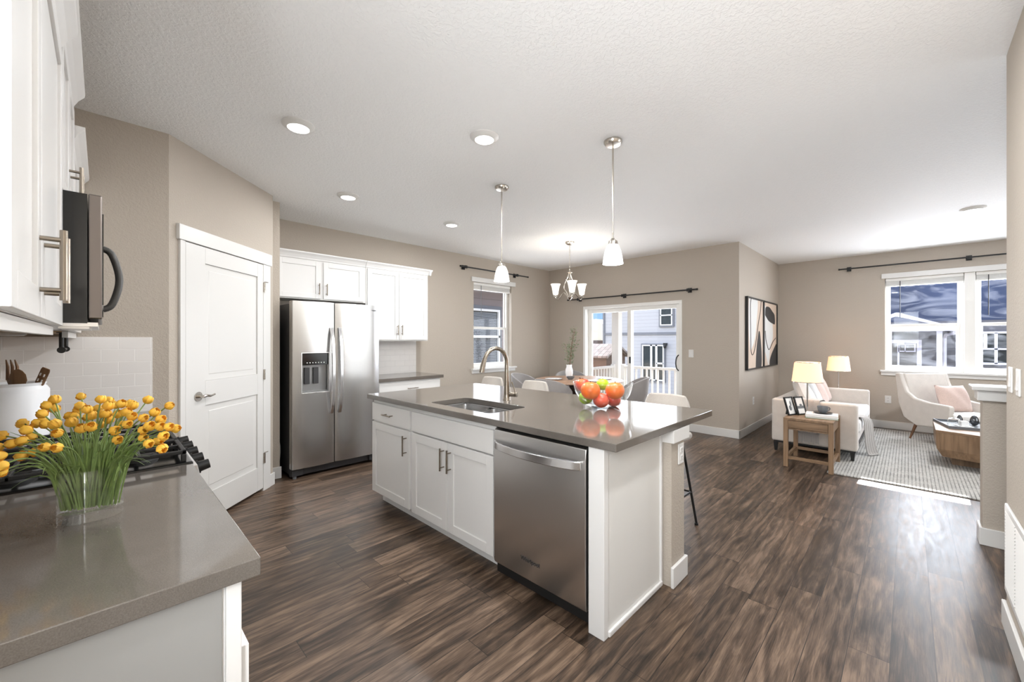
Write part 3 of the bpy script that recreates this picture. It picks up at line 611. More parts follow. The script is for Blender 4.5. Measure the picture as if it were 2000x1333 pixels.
# range
t = thing('gas_range', 'black gas range with cast iron grates set in the left counter', 'range', (-.1, 2.28, 0))
MB().box(-.39, .20, 1.898, 2.658, .02, .895).build('body', STEELD, t)
b = MB(); b.box(-.39, .238, 1.896, 2.660, .896, .920); b.build('cooktop', BLACKG, t, bevel=.006)
b = MB(); b.prism([(.20, .80), (.265, .83), (.250, .905), (.20, .905)], 1.898, 2.658, 'y'); b.build('control_panel', STEELD, t, bevel=.003)
for i in range(5):
    y = 2.0+i*.14; b = MB(); a = Vector((.257, y, .868)); n_ = Vector((.98, 0, .2)).normalized(); b.cyl(a, a+n_*.012, .026); b.cyl(a+n_*.012, a+n_*.045, .021, .018); b.build('knob', BLACKM, t, smooth=True)
dd = MB().box(.20, .235, 1.905, 2.652, .20, .79).build('oven_door', STEELD, t, bevel=.004)
MB().box(.2355, .238, 1.98, 2.575, .33, .66).build('oven_window', BLACKG, dd); b = MB(); b.cyl((.28, 1.95, .74), (.28, 2.60, .74), .012)
for y in (1.98, 2.57): b.cyl((.235, y, .74), (.28, y, .74), .009)
b.build('handle', STEELH, dd, smooth=True)
MB().box(.20, .232, 1.905, 2.652, .04, .19).build('drawer', STEELD, t, bevel=.004)
for y in (2.06, 2.28, 2.50):
    for x in ((-.20, .10) if y != 2.28 else (-.05,)):
        b = MB(); b.lathe([(0, 0), (.055, 0), (.05, .012), (.038, .012), (.038, .02), (0, .022)], (x, y, .920), 24); b.build('burner', IRON, t, smooth=True)
for k in range(3):
    y0 = 1.912+k*.249; y1 = y0+.241; b = MB(); Z0, Z1 = .948, .962
    b.box(-.36, -.345, y0, y1, Z0, Z1); b.box(.205, .22, y0, y1, Z0, Z1); b.box(-.36, .22, y0, y0+.014, Z0, Z1); b.box(-.36, .22, y1-.014, y1, Z0, Z1)
    for x in (-.20, -.055, .09): b.box(x-.006, x+.006, y0, y1, Z0, Z1)
    b.box(-.36, .22, (y0+y1)/2-.006, (y0+y1)/2+.006, Z0, Z1)
    for x in (-.352, .212, -.07):
        for y in (y0+.007, y1-.007): b.box(x-.008, x+.008, y-.007, y+.007, .920, Z0)
    b.build('grate', IRON, t, bevel=.003)
# white crock with utensils
CC = (-.285, 2.93, .914)
b = MB(); b.lathe([(0, 0), (.102, 0), (.109, .008), (.110, .225), (.102, .240), (.096, .246), (.101, .258), (.097, .26), (.091, .25), (.097, .23), (.098, .02), (0, .015)], CC, 44)
tag(b.build('utensil_crock', CERAM, smooth=True, weld=True), 'white glazed crock holding wooden utensils by the tiled wall', 'crock')
def utensil(name, label, base, tip, shape, hd=None, mat=SPOONW):
    t_ = thing(name, label, 'utensil', base); a, c = Vector(base), Vector(tip); d = (c-a).normalized()
    MB().tube([a, c], [.006, .007], 10).build('handle', BLACKM if mat is None else mat, t_, smooth=True)
    side = d.cross(Vector((.70, .71, 0))).normalized(); nv = side.cross(d); b = MB()
    rings = []
    for (s, w2, th) in shape: 
        p = c+d*s; rings.append([p+side*(w2*math.cos(q))+nv*(th*math.sin(q)) for q in [2*PI*j/16 for j in range(16)]])
    b.loft(rings); b.build('head', mat or BLACKM, t_, smooth=True); return t_, c, d, side, nv
SP = [(-.01, .006, .005), (.0, .014, .005), (.02, .028, .005), (.045, .036, .005), (.07, .030, .005), (.085, .016, .004), (.09, .003, .003)]
utensil('wooden_spoon', 'broad round wooden spoon leaning in the white crock', (-.275, 2.90, .94), (-.268, 2.87, 1.150), [(s, w_*1.15, th) for s, w_, th in SP])
th_, c, d, side, nv = utensil('wooden_spatula', 'slotted wooden spatula leaning right in the white crock', (-.28, 2.95, .94), (-.212, 2.90, 1.150), [(-.01, .006, .004), (.012, .016, .004), (.02, .022, .004), (.085, .022, .004), (.095, .018, .003)])
b = MB()
for q in (-.009, .009):
    for s in (.035, .062): p = c+d*s+side*q-nv*.0042; b.tube([p-d*.006, p+d*.006], .003, 8)
b.build('slots', PAPER, th_)
t_, c, d, side, nv = utensil('wooden_fork', 'wooden fork with split tines standing in the white crock', (-.28, 2.98, .94), (-.292, 2.97, 1.155), [(-.01, .006, .005), (.01, .02, .005), (.03, .026, .005), (.04, .026, .004)])
for q in (-.021, -.001, .019):
    MB().tube([c+d*.03+side*q, c+d*.09+side*q*1.1+nv*.005, c+d*.125+side*q], [.007, .0055, .002], 8).build('tine', SPOONW, t_, smooth=True)
utensil('cooking_spoon', 'black handled utensil at the left of the white crock', (-.33, 2.95, .94), (-.345, 2.88, 1.165), [(-.01, .006, .005), (.0, .012, .008), (.05, .011, .008), (.06, .004, .004)], mat=None)
# vase and tulips
VC = (-.02, 1.50, .914)
def ov(r, z): return [(VC[0]+.060*r*math.cos(a), VC[1]+.046*r*math.sin(a), VC[2]+z) for a in [2*PI*j/48 for j in range(48)]]
t = thing('flower_vase', 'oval clear glass vase of yellow tulips on the left counter', 'vase', VC)
b = MB(); b.loft([ov(.97, .024), ov(1, .026), ov(1, .128), ov(.985, .129), ov(.965, .128), ov(.965, .027), ov(.5, .0265)], cap=False); b.build('wall', CLEAR, t, smooth=True)
b = MB(); b.loft([ov(.96, .0008), ov(1, .003), ov(1, .0235), ov(.97, .0245), ov(.5, .0246)]); tag(b.build('thick_base', CLEAR, t, smooth=True), 'thick solid glass base')
TU = [(530,463),(362,490),(320,525),(360,543),(293,577),(160,628),(255,635),(308,643),(285,610),(202,680),(35,708),(105,762),(173,735),(225,722),(12,775),(40,828),(172,832),(314,782),(388,785),(252,806),(388,698),(380,648),(455,588),(490,595),(478,640),(505,555),(522,527),(565,555),(575,597),(600,595),(540,678),(585,660),(653,490),(637,538),(705,495),(695,535),(660,585),(690,583),(700,622),(640,655),(750,525),(778,515),(765,585),(805,570),(820,632),(775,655),(730,680),(755,735),(850,530),(835,520),(848,590),(920,595),(948,490),(990,570),(1080,520),(920,668),(962,653),(1028,610),(1030,655),(1085,655),(1120,665),(920,725),(958,752),(1050,710),(1015,730),(1042,780),(40,885),(40,925)]
def bloom(b, c, d, s):
    d = Vector(d).normalized(); a = d.orthogonal().normalized(); e = d.cross(a)
    for k in range(6):
        an = PI/3*k+(.5 if k % 2 else 0)*0; rr_ = 1.0 if k % 2 else .86; rings = []
        ca, sa = math.cos(an), math.sin(an); o = a*ca+e*sa; s2 = e*ca-a*sa
        for (h, r, w2) in ((-.2, .15, .2), (.05, .62, .42), (.45, .92, .62), (.85, .95, .60), (1.25, .80, .42), (1.55, .62, .12)):
            p = c+d*(h*s)+o*(r*rr_*s*.92); rings.append([p+s2*(w2*s)-o*(.12*s), p+o*(.07*s), p-s2*(w2*s)-o*(.12*s), p+o*(.0*s)])
        b.loft(rings)
    for k in range(3): q = PI*2/3*k; b.tube([c+d*(.2*s), c+d*(1.0*s)+(a*math.cos(q)+e*math.sin(q))*(.15*s)], .08*s, 5)
for i, (x, y) in enumerate(TU):
    u, v = x/3.3333, 640+y/3.3333; dep = 1.05-(y-600)/330*.13+random.uniform(-.055, .055)
    p = Vector(Dp(u, v, dep)); q = Vector((VC[0]+max(-.045, min(.045, (p.x-VC[0])*.30+random.uniform(-.016, .016))), VC[1]+max(-.028, min(.028, (p.y-VC[1])*.12+random.uniform(-.014, .014))), VC[2]+.03))
    m1 = Vector((q.x, q.y, 1.06)).lerp(Vector((p.x, p.y, 1.06)), .22); m1.z = max(1.07, min(p.z+.03, 1.12))
    path = bez(q, m1, p, 9); d = (path[-1]-path[-2]).normalized()
    t = thing('tulip', 'yellow tulip on a thin green stem in the clear glass vase', 'flower', q, 0, 'yellow tulips in the vase')
    b = MB(); b.tube(path, .0017, 5); b.build('stem', GREEN, t, smooth=True)
    b = MB(); bloom(b, p, d+Vector((0, 0, random.uniform(-.3, .25))), .0125*random.uniform(.9, 1.12)); b.build('blossom', YELLOW, t, smooth=True)
    for _ in range(2):
        a = random.uniform(0, 2*PI); L = random.uniform(.5, .98); e = Vector((VC[0], VC[1], .95)).lerp(p, L)+Vector((random.uniform(-.03, .03), random.uniform(-.03, .03), random.uniform(-.03, .01)))
        e.z = max(e.z, 1.03); mm = m1+Vector((random.uniform(-.012, .012), random.uniform(-.012, .012), -.015)); q2 = q+Vector((random.uniform(-.008, .008), random.uniform(-.008, .008), 0))
        b = MB(); pp = bez(q2, mm, e, 8); b.tube(pp, [.0015, .0017, .0018, .0018, .0017, .0016, .0014, .001, .0004], 4, (1, .3)); b.build('leaf', GREEN, t, smooth=True)

# ------------------------------------------------------------------ refrigerator wall
t = thing('refrigerator', 'side by side stainless steel refrigerator in the alcove', 'refrigerator', (1.74, 4.6, 0))
MB().box(1.300, 2.185, 4.345, 4.98, .03, 1.735).build('body', FRIDGESIDE, t, bevel=.004)
def cdoor(b, X0, X1, x0, x1, z0, z1, yb=4.335, n=10):
    f = lambda x: 4.262-.014*(1-((2*(x-X0)/(X1-X0)-1)**2))+(.010 if min(x-X0, X1-x) < .004 else 0)
    xs = [x0+(x1-x0)*i/n for i in range(n+1)]
    b.prism([(x, f(x)) for x in xs]+[(x1, yb), (x0, yb)], z0, z1)
b = MB(); A0, A1 = 1.288, 1.697
cdoor(b, A0, A1, A0, 1.375, .105, 1.757); cdoor(b, A0, A1, 1.635, A1, .105, 1.757); cdoor(b, A0, A1, 1.375, 1.635, .105, .845); cdoor(b, A0, A1, 1.375, 1.635, 1.242, 1.757)
L = tag(b.build('freezer_door', STEEL, t, smooth=True), 'left door with ice and water dispenser')
b = MB(); cdoor(b, 1.704, 2.195, 1.704, 2.195, .105, 1.757); Rr = b.build('fridge_door', STEEL, t, smooth=True)
b = MB(); frame_rect(b, 'y', 4.247, 4.27, 1.369, 1.641, .838, 1.248, .009); ds = b.build('dispenser', STEELD, L, bevel=.002)
DP = [('display_panel', BLACKG, (1.378, 1.632, 4.252, 4.30, 1.125, 1.239)), ('cavity', DARKG, (1.378, 1.632, 4.315, 4.33, .847, 1.125))]
MB().box(1.378, 1.632, 4.252, 4.33, 1.122, 1.239).build('display_panel', BLACKG, L)
b = MB(); b.box(1.378, 1.632, 4.318, 4.332, .847, 1.122); b.box(1.378, 1.632, 4.26, 4.32, .847, .856); b.build('cavity', M('dispenser_grey', (.30, .30, .30), .35, .6), L)
for x in (1.415, 1.50): MB().box(x, x+.05, 4.295, 4.315, .93, 1.095).build('paddle', DARKG, L, bevel=.003)
b = MB()
for i in range(7): b.cyl((1.425+i*.027, 4.2525, 1.145), (1.425+i*.027, 4.2505, 1.145), .0055, n=8)
b.build('control_icons', PAPER, L)
for x, par in ((1.660, L), (1.742, Rr)):
    rg = []
    for i in range(15):
        s = i/14; z = .615+.885*s; y = 4.242-.058*(math.sin(PI*s)**.6 if 0 < s < 1 else 0)
        rg.append([(x-.017, y+.012, z), (x+.017, y+.012, z), (x+.015, y-.008, z), (x-.015, y-.008, z)])
    MB().loft(rg).build('handle', STEELH, par, bevel=.004, smooth=True)
b = MB(); b.box(1.292, 2.19, 4.32, 4.36, .025, .10); b.box(1.30, 1.40, 4.29, 4.33, .03, .09); b.box(2.09, 2.185, 4.29, 4.33, .03, .09); b.build('toe_grille', DARKG, t, bevel=.003)
for x in (1.33, 2.15):
    for y in (4.32, 4.9): MB().cyl((x, y, 0), (x, y, .032), .018).build('foot', GREYC, t, smooth=True)
text('logo', 'Whirlpool', F(2.115, 4.2535, 1.695, 0), .022, DARKG, Rr)
b = MB(); b.tube(spline([(1.245, 4.86, .42), (1.262, 4.62, .36), (1.268, 4.56, .27), (1.255, 4.54, .14), (1.25, 4.56, .012)]), .0055, 8); tag(b.build('power_cord', M('grey_cord', (.5, .5, .49), .5), smooth=True), 'pale grey power cord hanging in the gap left of the refrigerator', 'cord')
BY = lambda x, z, y=4.73: F(x, y, z)
t = thing('wall_cabinet', 'low white wall cabinet with two small doors above the refrigerator', 'cabinet', (1.74, 4.9, 1.82))
MB().box(1.24, 2.252, 4.73, 5.055, 1.822, 2.275).build('body', CAB, t)
for x0, x1, hx in ((1.275, 1.725, 1.70), (1.755, 2.225, 1.782)):
    d = shaker(BY(x0, 1.835), x1-x0, .415, .055, parent=t); bar_handle(BY(x0, 1.835), hx-x0, .04, .13, d)
b = MB(); crown(b, BY(1.24, 0), 1.012, 2.262, .075); b.build('crown_molding', CAB, t)
t = thing('wall_cabinet', 'taller white wall cabinet right of the refrigerator above the side counter', 'cabinet', (2.7, 4.9, 1.36))
MB().box(2.256, 3.15, 4.73, 5.055, 1.36, 2.275).build('body', CAB, t)
for x0, x1, hx in ((2.275, 2.700, 2.672), (2.706, 3.132, 2.734)):
    d = shaker(BY(x0, 1.375), x1-x0, .875, .055, parent=t); bar_handle(BY(x0, 1.375), hx-x0, .06, .13, d)
b = MB(); crown(b, BY(2.256, 0), .894, 2.262, .075, (0, .05)); crown(b, F(3.15, 4.70, 0, 90), .355, 2.262, .075, (.02, 0)); b.build('crown_molding', CAB, t)
t = thing('base_cabinet', 'white base cabinet with wide drawer right of the refrigerator', 'cabinet', (2.7, 4.75, 0))
b = MB(); b.box(2.256, 3.15, 4.44, 5.055, .10, .874); b.box(2.256, 3.15, 4.50, 5.055, 0, .10); b.build('body', CAB, t)
d = slab(BY(2.275, .70, 4.44), .857, .15, 'drawer', t); bar_handle(BY(2.275, .70, 4.44), .36, .075, .15, d, False, mat=NICKEL)
for x0, hx in ((2.275, .395), (2.706, .03)): d = shaker(BY(x0, .11, 4.44), .425, .58, parent=t); bar_handle(BY(x0, .11, 4.44), hx, .42, .13, d)
tag(MB().box(2.235, 3.18, 4.40, 5.047, .876, .914).build('kitchen_countertop', QUARTZ, bevel=.002), 'taupe quartz side counter right of the refrigerator', 'countertop')

# ------------------------------------------------------------------ ceiling lights
for x, y, e, lb in ((.874, 2.763, 1.6, 'nearest round ceiling light above the pantry door'), (1.801, 2.032, 11, 'round ceiling light above the island sink cabinet side'), (1.63, 3.776, 4.5, 'round ceiling light in front of the refrigerator'), (2.874, 3.821, 13, 'smallest round ceiling light, farthest back left of the pendants'), (6.331, -.477, 18, 'round ceiling light over the living room rug')):
    t = thing('recessed_light', lb, 'ceiling light', (x, y, 2.74), 0, 'round white ceiling lights')
    MB().lathe([(.096, 0), (.096, -.006), (.074, -.024), (.064, -.026), (.062, -.022), (.062, -.004), (0, -.004)], (x, y, 2.74), 40).build('trim_ring', TRIM, t, smooth=True)
    MB().lathe([(0, -.0235), (.062, -.0235), (.062, -.018), (0, -.018)], (x, y, 2.74), 40).build('diffuser', LEDM, t, smooth=True)
    o = light('downlight_or_added_fill', 'AREA', (x, y, 2.708), e, (.97, .985, 1), shape='DISK', size=.12)
for x, y, e in ((1.15, .80, 4), (1.85, .26, 14)):  # unseen lamps added without fixtures, to brighten aisle and island end
    light('downlight_or_added_fill', 'AREA', (x, y, 2.70), e, (.97, .985, 1), shape='DISK', size=.14)
def pendant(x, y, label):
    t = thing('pendant_light', label, 'pendant light', (x, y, 2.74), 0, 'frosted bell pendants over the island')
    MB().lathe([(0, 0), (.062, 0), (.062, -.012), (.05, -.028), (.012, -.032), (0, -.032)], (x, y, 2.74), 32).build('canopy', NICKEL, t, smooth=True)
    MB().cyl((x, y, 2.71), (x, y, 2.06), .006, n=12).build('stem', NICKEL, t, smooth=True)
    MB().lathe([(0, 2.075), (.010, 2.072), (.014, 2.062), (.030, 2.052), (.033, 2.036), (.033, 2.026), (0, 2.026)], (x, y, 0), 28).build('cap', NICKEL, t, smooth=True)
    MB().lathe([(.031, 2.030), (.042, 2.015), (.054, 1.985), (.063, 1.945), (.069, 1.902), (.0695, 1.896), (.066, 1.896), (.060, 1.945), (.051, 1.983), (.039, 2.012), (.028, 2.026)], (x, y, 0), 40).build('shade', OPAL, t, smooth=True)
    MB().ball((x, y, 1.955), .024, .024, .032).build('bulb', LEDM, t, smooth=True)
    light('pendant_glow', 'POINT', (x, y, 1.885), 16, (1, 1, .98), shadow_soft_size=.06)
pendant(2.498, 2.585, 'frosted bell pendant light over the far end of the island')
pendant(2.462, 1.448, 'frosted bell pendant light over the near end of the island, larger in view')
CHX, CHY = 4.57, 3.365
t = thing('chandelier', 'three arm nickel chandelier with frosted glass shades over the dining table', 'chandelier', (CHX, CHY, 2.74))
MB().lathe([(0, 0), (.065, 0), (.06, -.02), (.035, -.038), (0, -.04)], (CHX, CHY, 2.74), 32).build('canopy', NICKEL, t, smooth=True)
b = MB()
for i in range(17):
    z = 2.69-i*.0215; rg = [(CHX+(.007*math.cos(q) if i % 2 else 0), CHY+(0 if i % 2 else .007*math.cos(q)), z+.014*math.sin(q)) for q in [2*PI*j/10 for j in range(11)]]
    b.tube(rg, .0022, 5)
b.build('chain', NICKEL, t, smooth=True)
b = MB(); b.lathe([(0, 2.345), (.008, 2.34), (.012, 2.325), (.035, 2.318), (.04, 2.31), (.012, 2.30), (.009, 2.28), (.009, 2.00), (.028, 1.985), (.035, 1.965), (.022, 1.945), (.008, 1.93), (0, 1.925)], (CHX, CHY, 0), 24); b.build('column', NICKEL, t, smooth=True)
for k in range(3):
    a = math.radians(224.5+120*k); c_, s_ = math.cos(a), math.sin(a); pt = lambda r, z: (CHX+c_*r, CHY+s_*r, z)
    b = MB(); b.tube(spline([pt(.02, 1.965), pt(.08, 2.03), pt(.12, 2.01), pt(.17, 1.955), pt(.21, 1.96), pt(.215, 1.99)]), .0075, 8); b.tube(spline([pt(.012, 2.30), pt(.03, 2.25), pt(.075, 2.16), pt(.085, 2.10), pt(.05, 2.05), pt(.03, 2.0)]), .005, 6); am = b.build('arm', NICKEL, t, smooth=True)
    MB().lathe([(0, 0), (.018, 0), (.024, .012), (.022, .028), (0, .028)], pt(.215, 1.985), 20).build('socket_cup', NICKEL, am, smooth=True)
    MB().lathe([(.022, .0), (.036, .01), (.044, .06), (.055, .12), (.070, .158), (.067, .158), (.052, .12), (.041, .062), (.033, .013), (.02, .004)], pt(.215, 2.010), 32).build('shade', OPALW, am, smooth=True)
    light('chandelier_glow', 'POINT', pt(.215, 2.15), 1.6, (1, .92, .82), shadow_soft_size=.05)

# ------------------------------------------------------------------ bar stools
def stool_shell():
    b = MB(); n = 9; rows = []
    prof = [(.0, .70, .150, .0), (.035, .76, .185, .012), (.055, .84, .188, .02), (.068, .91, .165, .024), (.074, .952, .14, .025)]
    for dx, z, hw, cv in prof: rows.append([(.165+dx-cv*2*((2*j/(n-1)-1)**2), hw*(2*j/(n-1)-1), z) for j in range(n)])
    th = .03; rings = [r+[(p[0]-th, p[1]*.985, p[2]) for p in reversed(r)] for r in rows]
    b.loft(rings); return b
def make_stool(label, loc, rz):
    t = thing('bar_stool', label, 'bar stool', loc, rz, 'beige bar stools along the island')
    stool_shell().build('backrest', STOOLF, t, bevel=.012, seg=3, local=True)
    MB().box(-.20, .185, -.195, .195, .635, .695).build('seat', STOOLF, t, bevel=.028, seg=4, local=True)
    for sx, sy in ((1, 1), (1, -1), (-1, 1), (-1, -1)):
        b = MB(); b.tube([(sx*.13, sy*.13, .64), (sx*.205, sy*.21, .012)], .009, 10); lg = b.build('leg', BLACKM, t, smooth=True, local=True)
        MB().cyl((sx*.205, sy*.21, 0), (sx*.2045, sy*.2095, .014), .013, n=12).build('foot_cap', BLACKM, lg, smooth=True, local=True)
    b = MB(); q = [(.177, .18), (.177, -.18), (-.177, -.18), (-.177, .18)]
    for i in range(4): b.cyl((*q[i], .245), (*q[(i+1) % 4], .245), .007, n=8)
    b.build('footrest', BLACKM, t, smooth=True, local=True); return t
st = make_stool('beige bar stool at the near right corner of the island', (2.885, 1.33, 0), 0)
dup(st, (2.93, 2.72, 0), 0, 'beige bar stool behind the island, between faucet and fruit bowl'); dup(st, (2.93, 3.36, 0), 0, 'beige bar stool behind the gooseneck faucet, half hidden by it')

# ------------------------------------------------------------------ dining set
TC = (5.30, 3.73)
t = thing('dining_table', 'round wooden dining table under the chandelier', 'table', (*TC, 0))
MB().lathe([(0, .722), (.66, .722), (.685, .730), (.69, .738), (.685, .748), (.68, .75), (0, .75)], (*TC, 0), 64).build('tabletop', TABLEW, t, smooth=True)
MB().lathe([(0, .0), (.32, 0), (.32, .02), (.14, .06), (.10, .2), (.10, .5), (.17, .70), (.30, .722), (0, .722)], (*TC, 0), 40).build('pedestal', DARKWOOD, t, smooth=True)
def make_chair(label, loc, rz):
    t = thing('dining_chair', label, 'dining chair', loc, rz, 'grey barrel dining chairs')
    n = 25; outer = []; inner = []; rings = []
    for i in range(n):
        th = math.radians(-108+216*i/(n-1)); k = abs(2*i/(n-1)-1); top = .815-.19*k**2.2; dx, dy = math.cos(th), math.sin(th)
        R0, R1, R2 = .235, .285, .31-.03*k
        rings.append([(R0*dx, R0*dy, .42), (R1*dx, R1*dy, .56), (R2*dx, R2*dy, top), ((R2-.032)*dx, (R2-.032)*dy, top), ((R1-.034)*dx, (R1-.034)*dy, .56), ((R0-.034)*dx, (R0-.034)*dy, .42)])
    MB().loft(rings).build('backrest', CHAIRF, t, bevel=.012, seg=3, smooth=True, local=True)
    MB().lathe([(0, .40), (.22, .40), (.238, .42), (.238, .455), (.21, .475), (0, .48)], (-.02, 0, 0), 36).build('seat', CHAIRF, t, smooth=True, local=True)
    for sx, sy in ((1, 1), (1, -1), (-1, 1), (-1, -1)): MB().tube([(sx*.13, sy*.13, .40), (sx*.20, sy*.20, 0)], [.015, .009], 10).build('leg', BLACKM, t, smooth=True, local=True)
    return t
ch = make_chair('grey barrel dining chair nearest the island, its back to the camera', (4.70, 3.74, 0), math.radians(180))
dup(ch, (4.98, 4.50, 0), math.radians(105), 'grey barrel dining chair below the narrow window'); dup(ch, (5.86, 4.28, 0), math.radians(45), 'grey barrel dining chair behind the table by the patio door'); dup(ch, (5.66, 3.06, 0), math.radians(-62), 'grey barrel dining chair on the right side, behind the fruit bowl')
VX = (5.44, 4.02, .75)
b = MB(); b.lathe([(0, 0), (.045, 0), (.056, .03), (.064, .09), (.058, .14), (.044, .175), (.048, .215), (.044, .215), (.039, .175), (.052, .13), (.056, .08), (0, .01)], VX, 32)
tag(b.build('bud_vase', PLATE, smooth=True, weld=True), 'white ceramic vase with a leafy branch on the dining table', 'vase')
t = thing('leafy_branch', 'thin green leafy branch standing in the white vase', 'branch', (VX[0], VX[1], .80))
lv = MB(); bs = MB(); random.seed(4)
for k in range(7):
    a = random.uniform(0, 2*PI); H = random.uniform(.32, .66); rad = random.uniform(.03, .15)
    pth = bez((VX[0], VX[1], .79), (VX[0]+.02*math.cos(a), VX[1]+.02*math.sin(a), .95+H*.4), (VX[0]+rad*math.cos(a), VX[1]+rad*math.sin(a), .94+H), 12); bs.tube(pth, [.003-.00018*i for i in range(13)], 5)
    for p in pth[4:]:
        for _ in range(5):
            d = Vector((random.uniform(-1, 1), random.uniform(-1, 1), random.uniform(-.3, 1))).normalized(); q = p+d*random.uniform(.01, .045); e = q+d*.042; s = d.orthogonal().normalized()*.0085
            bs.tube([p, q], .0009, 3); lv.add([q, q.lerp(e, .45)+s, e, q.lerp(e, .45)-s], [(0, 1, 2, 3)])
bs.build('stems', LEGW, t, smooth=True); tag(lv.build('leaves', LEAF, t), kind='stuff')
for x, y, lb in ((4.98, 3.98, 'white plate on the dining table, left of the vase'), (5.18, 3.33, 'white plate on the dining table, behind the fruit bowl'), (5.62, 3.45, 'white plate on the far right of the dining table')):
    tag(MB().lathe([(0, 0), (.08, 0), (.135, .014), (.138, .018), (.132, .018), (.08, .006), (0, .005)], (x, y, .75), 36).build('dinner_plate', PLATE, smooth=True), lb, 'plate', 'white dinner plates')
tag(MB().lathe([(0, 0), (.035, 0), (.06, .03), (.066, .05), (.060, .05), (.05, .02), (0, .01)], (5.18, 3.80, .75), 28).build('serving_bowl', GREYC, smooth=True, weld=True), 'small dark bowl in the middle of the dining table', 'bowl')
tag(MB().tube([(5.30, 3.62, .757), (5.42, 3.80, .757)], .007, 8).build('napkin_roll', BLACKM, smooth=True), 'dark rolled napkin beside the small bowl', 'napkin')

# ------------------------------------------------------------------ living room
tag(MB().box(5.24, 8.36, -1.9, .60, .0005, .014).build('area_rug', RUG, bevel=.004), 'large pale grey woven rug under sofa and coffee table', 'rug')
random.seed(9)
def pillow(name, label, mat, w, h, th, c, rz, tilt, cat='cushion', roll=0, group=None):
    b = MB(Matrix.Translation(c) @ Matrix.Rotation(rz, 4, 'Z') @ Matrix.Rotation(tilt, 4, 'X') @ Matrix.Rotation(roll, 4, 'Y')); n = 14; A = []; 
    for s in (-1, 1):
        for i in range(n+1):
            for j in range(n+1):
                u, v = 2*i/n-1, 2*j/n-1; e = max(0, (1-u*u)*(1-v*v)); k = 1-.06*(1-abs(u))**.0*(u*u*(1-v*v)*0) ; pin = 1-.05*(1-u*u) if abs(v) == 1 else 1
                A.append((u*w/2*(1-.05*(1-v*v)), s*th/2*e**.38+.006*math.sin(5*u+3*v), v*h/2*(1-.06*(1-u*u))))
    N_ = (n+1)**2; fs = []
    for s in (0, 1):
        for i in range(n):
            for j in range(n): a = s*N_+i*(n+1)+j; fs.append((a, a+1, a+n+2, a+n+1))
    b.add(A, fs); return tag(b.build(name, mat, smooth=True, weld=True), label, cat, group)
t = thing('sofa', 'oatmeal fabric sofa under the paintings, end facing the camera', 'sofa', (6.87, .8, 0))
MB().box(6.02, 7.72, .43, 1.20, .13, .30).build('base', SOFA, t, bevel=.02, seg=3)
for x0, x1 in ((5.87, 6.025), (7.715, 7.87)): MB().box(x0, x1, .40, 1.22, .125, .645).build('armrest', SOFA, t, bevel=.025, seg=4)
MB().box(6.02, 7.72, 1.05, 1.22, .13, .64).build('backrest', SOFA, t, bevel=.03, seg=4)
for x0, x1 in ((6.03, 6.868), (6.872, 7.71)): MB().box(x0, x1, .39, 1.05, .295, .455).build('seat_cushion', WHITEF, t, bevel=.045, seg=5)
b = MB(); b.box(5.89, 7.85, .42, 1.20, .105, .128); b.build('plinth', BLACKM, t)
for x in (5.91, 7.83):
    for y, g in ((.445, .0145), (1.18, 0)): MB().add([(x-.022, y-.022, .11), (x+.022, y-.022, .11), (x+.022, y+.022, .11), (x-.022, y+.022, .11), (x-.013, y-.013, g), (x+.013, y-.013, g), (x+.013, y+.013, g), (x-.013, y+.013, g)], [(0,1,2,3),(7,6,5,4),(0,4,5,1),(1,5,6,2),(2,6,7,3),(3,7,4,0)]).build('leg', BLACKM, t)
R = math.radians
pillow('sofa_cushion', 'white linen cushion leaning at the near end of the sofa', WHITEF, .48, .49, .17, (6.265, .935, .685), R(8), R(-24))
pillow('sofa_cushion', 'light grey linen cushion in the middle of the sofa, next to the white one', GREYF, .45, .48, .15, (6.735, .935, .682), R(3), R(-24))
pillow('sofa_cushion', 'blush velvet cushion next to the grey cushion on the sofa', BLUSH, .42, .47, .14, (7.16, .925, .678), R(-4), R(-25))
pillow('sofa_cushion', 'blush velvet cushion next to the far armrest of the sofa', BLUSH, .36, .45, .13, (7.535, .925, .668), R(-4), R(-24))
# throw blanket
path = [(5.852, .85, .26), (5.850, .85, .45), (5.852, .85, .64), (5.885, .85, .664), (5.95, .84, .664), (6.03, .82, .655), (6.05, .78, .52), (6.09, .72, .475), (6.18, .60, .475), (6.26, .48, .475), (6.31, .38, .468), (6.33, .338, .40), (6.34, .328, .22), (6.355, .305, .05), (6.37, .275, .024)]
wd = [(0, 1, 0)]*6+[(.1, 1, 0), (.3, .9, 0), (.6, .75, 0), (.9, .3, 0), (1, -.1, 0), (.9, -.35, 0), (.85, -.42, 0), (.8, -.45, 0), (.8, -.45, 0)]
hw = [.11]*6+[.12, .12, .12, .11, .10, .09, .085, .09, .09]
n = 13; rows = []
for p, d, h in zip(spline(path, 3), spline(wd, 3), spline([(x, 0, 0) for x in hw], 3)):
    d = d.normalized(); nz = Vector((0, 0, 1)) if abs(d.z) < .5 else Vector((1, 0, 0))
    rows.append([p+d*(h.x*(2*j/(n-1)-1)) + Vector((-.006, -.006, .003))*(1+math.sin(j*2.4)) for j in range(n)])
b = MB(); b.loft(rows, cap=False, closed=False); th_ = b.build('throw_blanket', THROW, sub=1); th_.modifiers.new('thick', 'SOLIDIFY').thickness = .008
tag(th_, 'grey throw blanket draped over the sofa armrest and down to the rug', 'blanket')
b = MB()
for i in range(22): y = .745+i*.0098; b.tube([(5.846, y, .265), (5.843+random.uniform(-.003, .003), y+random.uniform(-.003, .003), .165+random.uniform(-.012, .012))], .0032, 5)
b.build('fringe', THROW, th_)
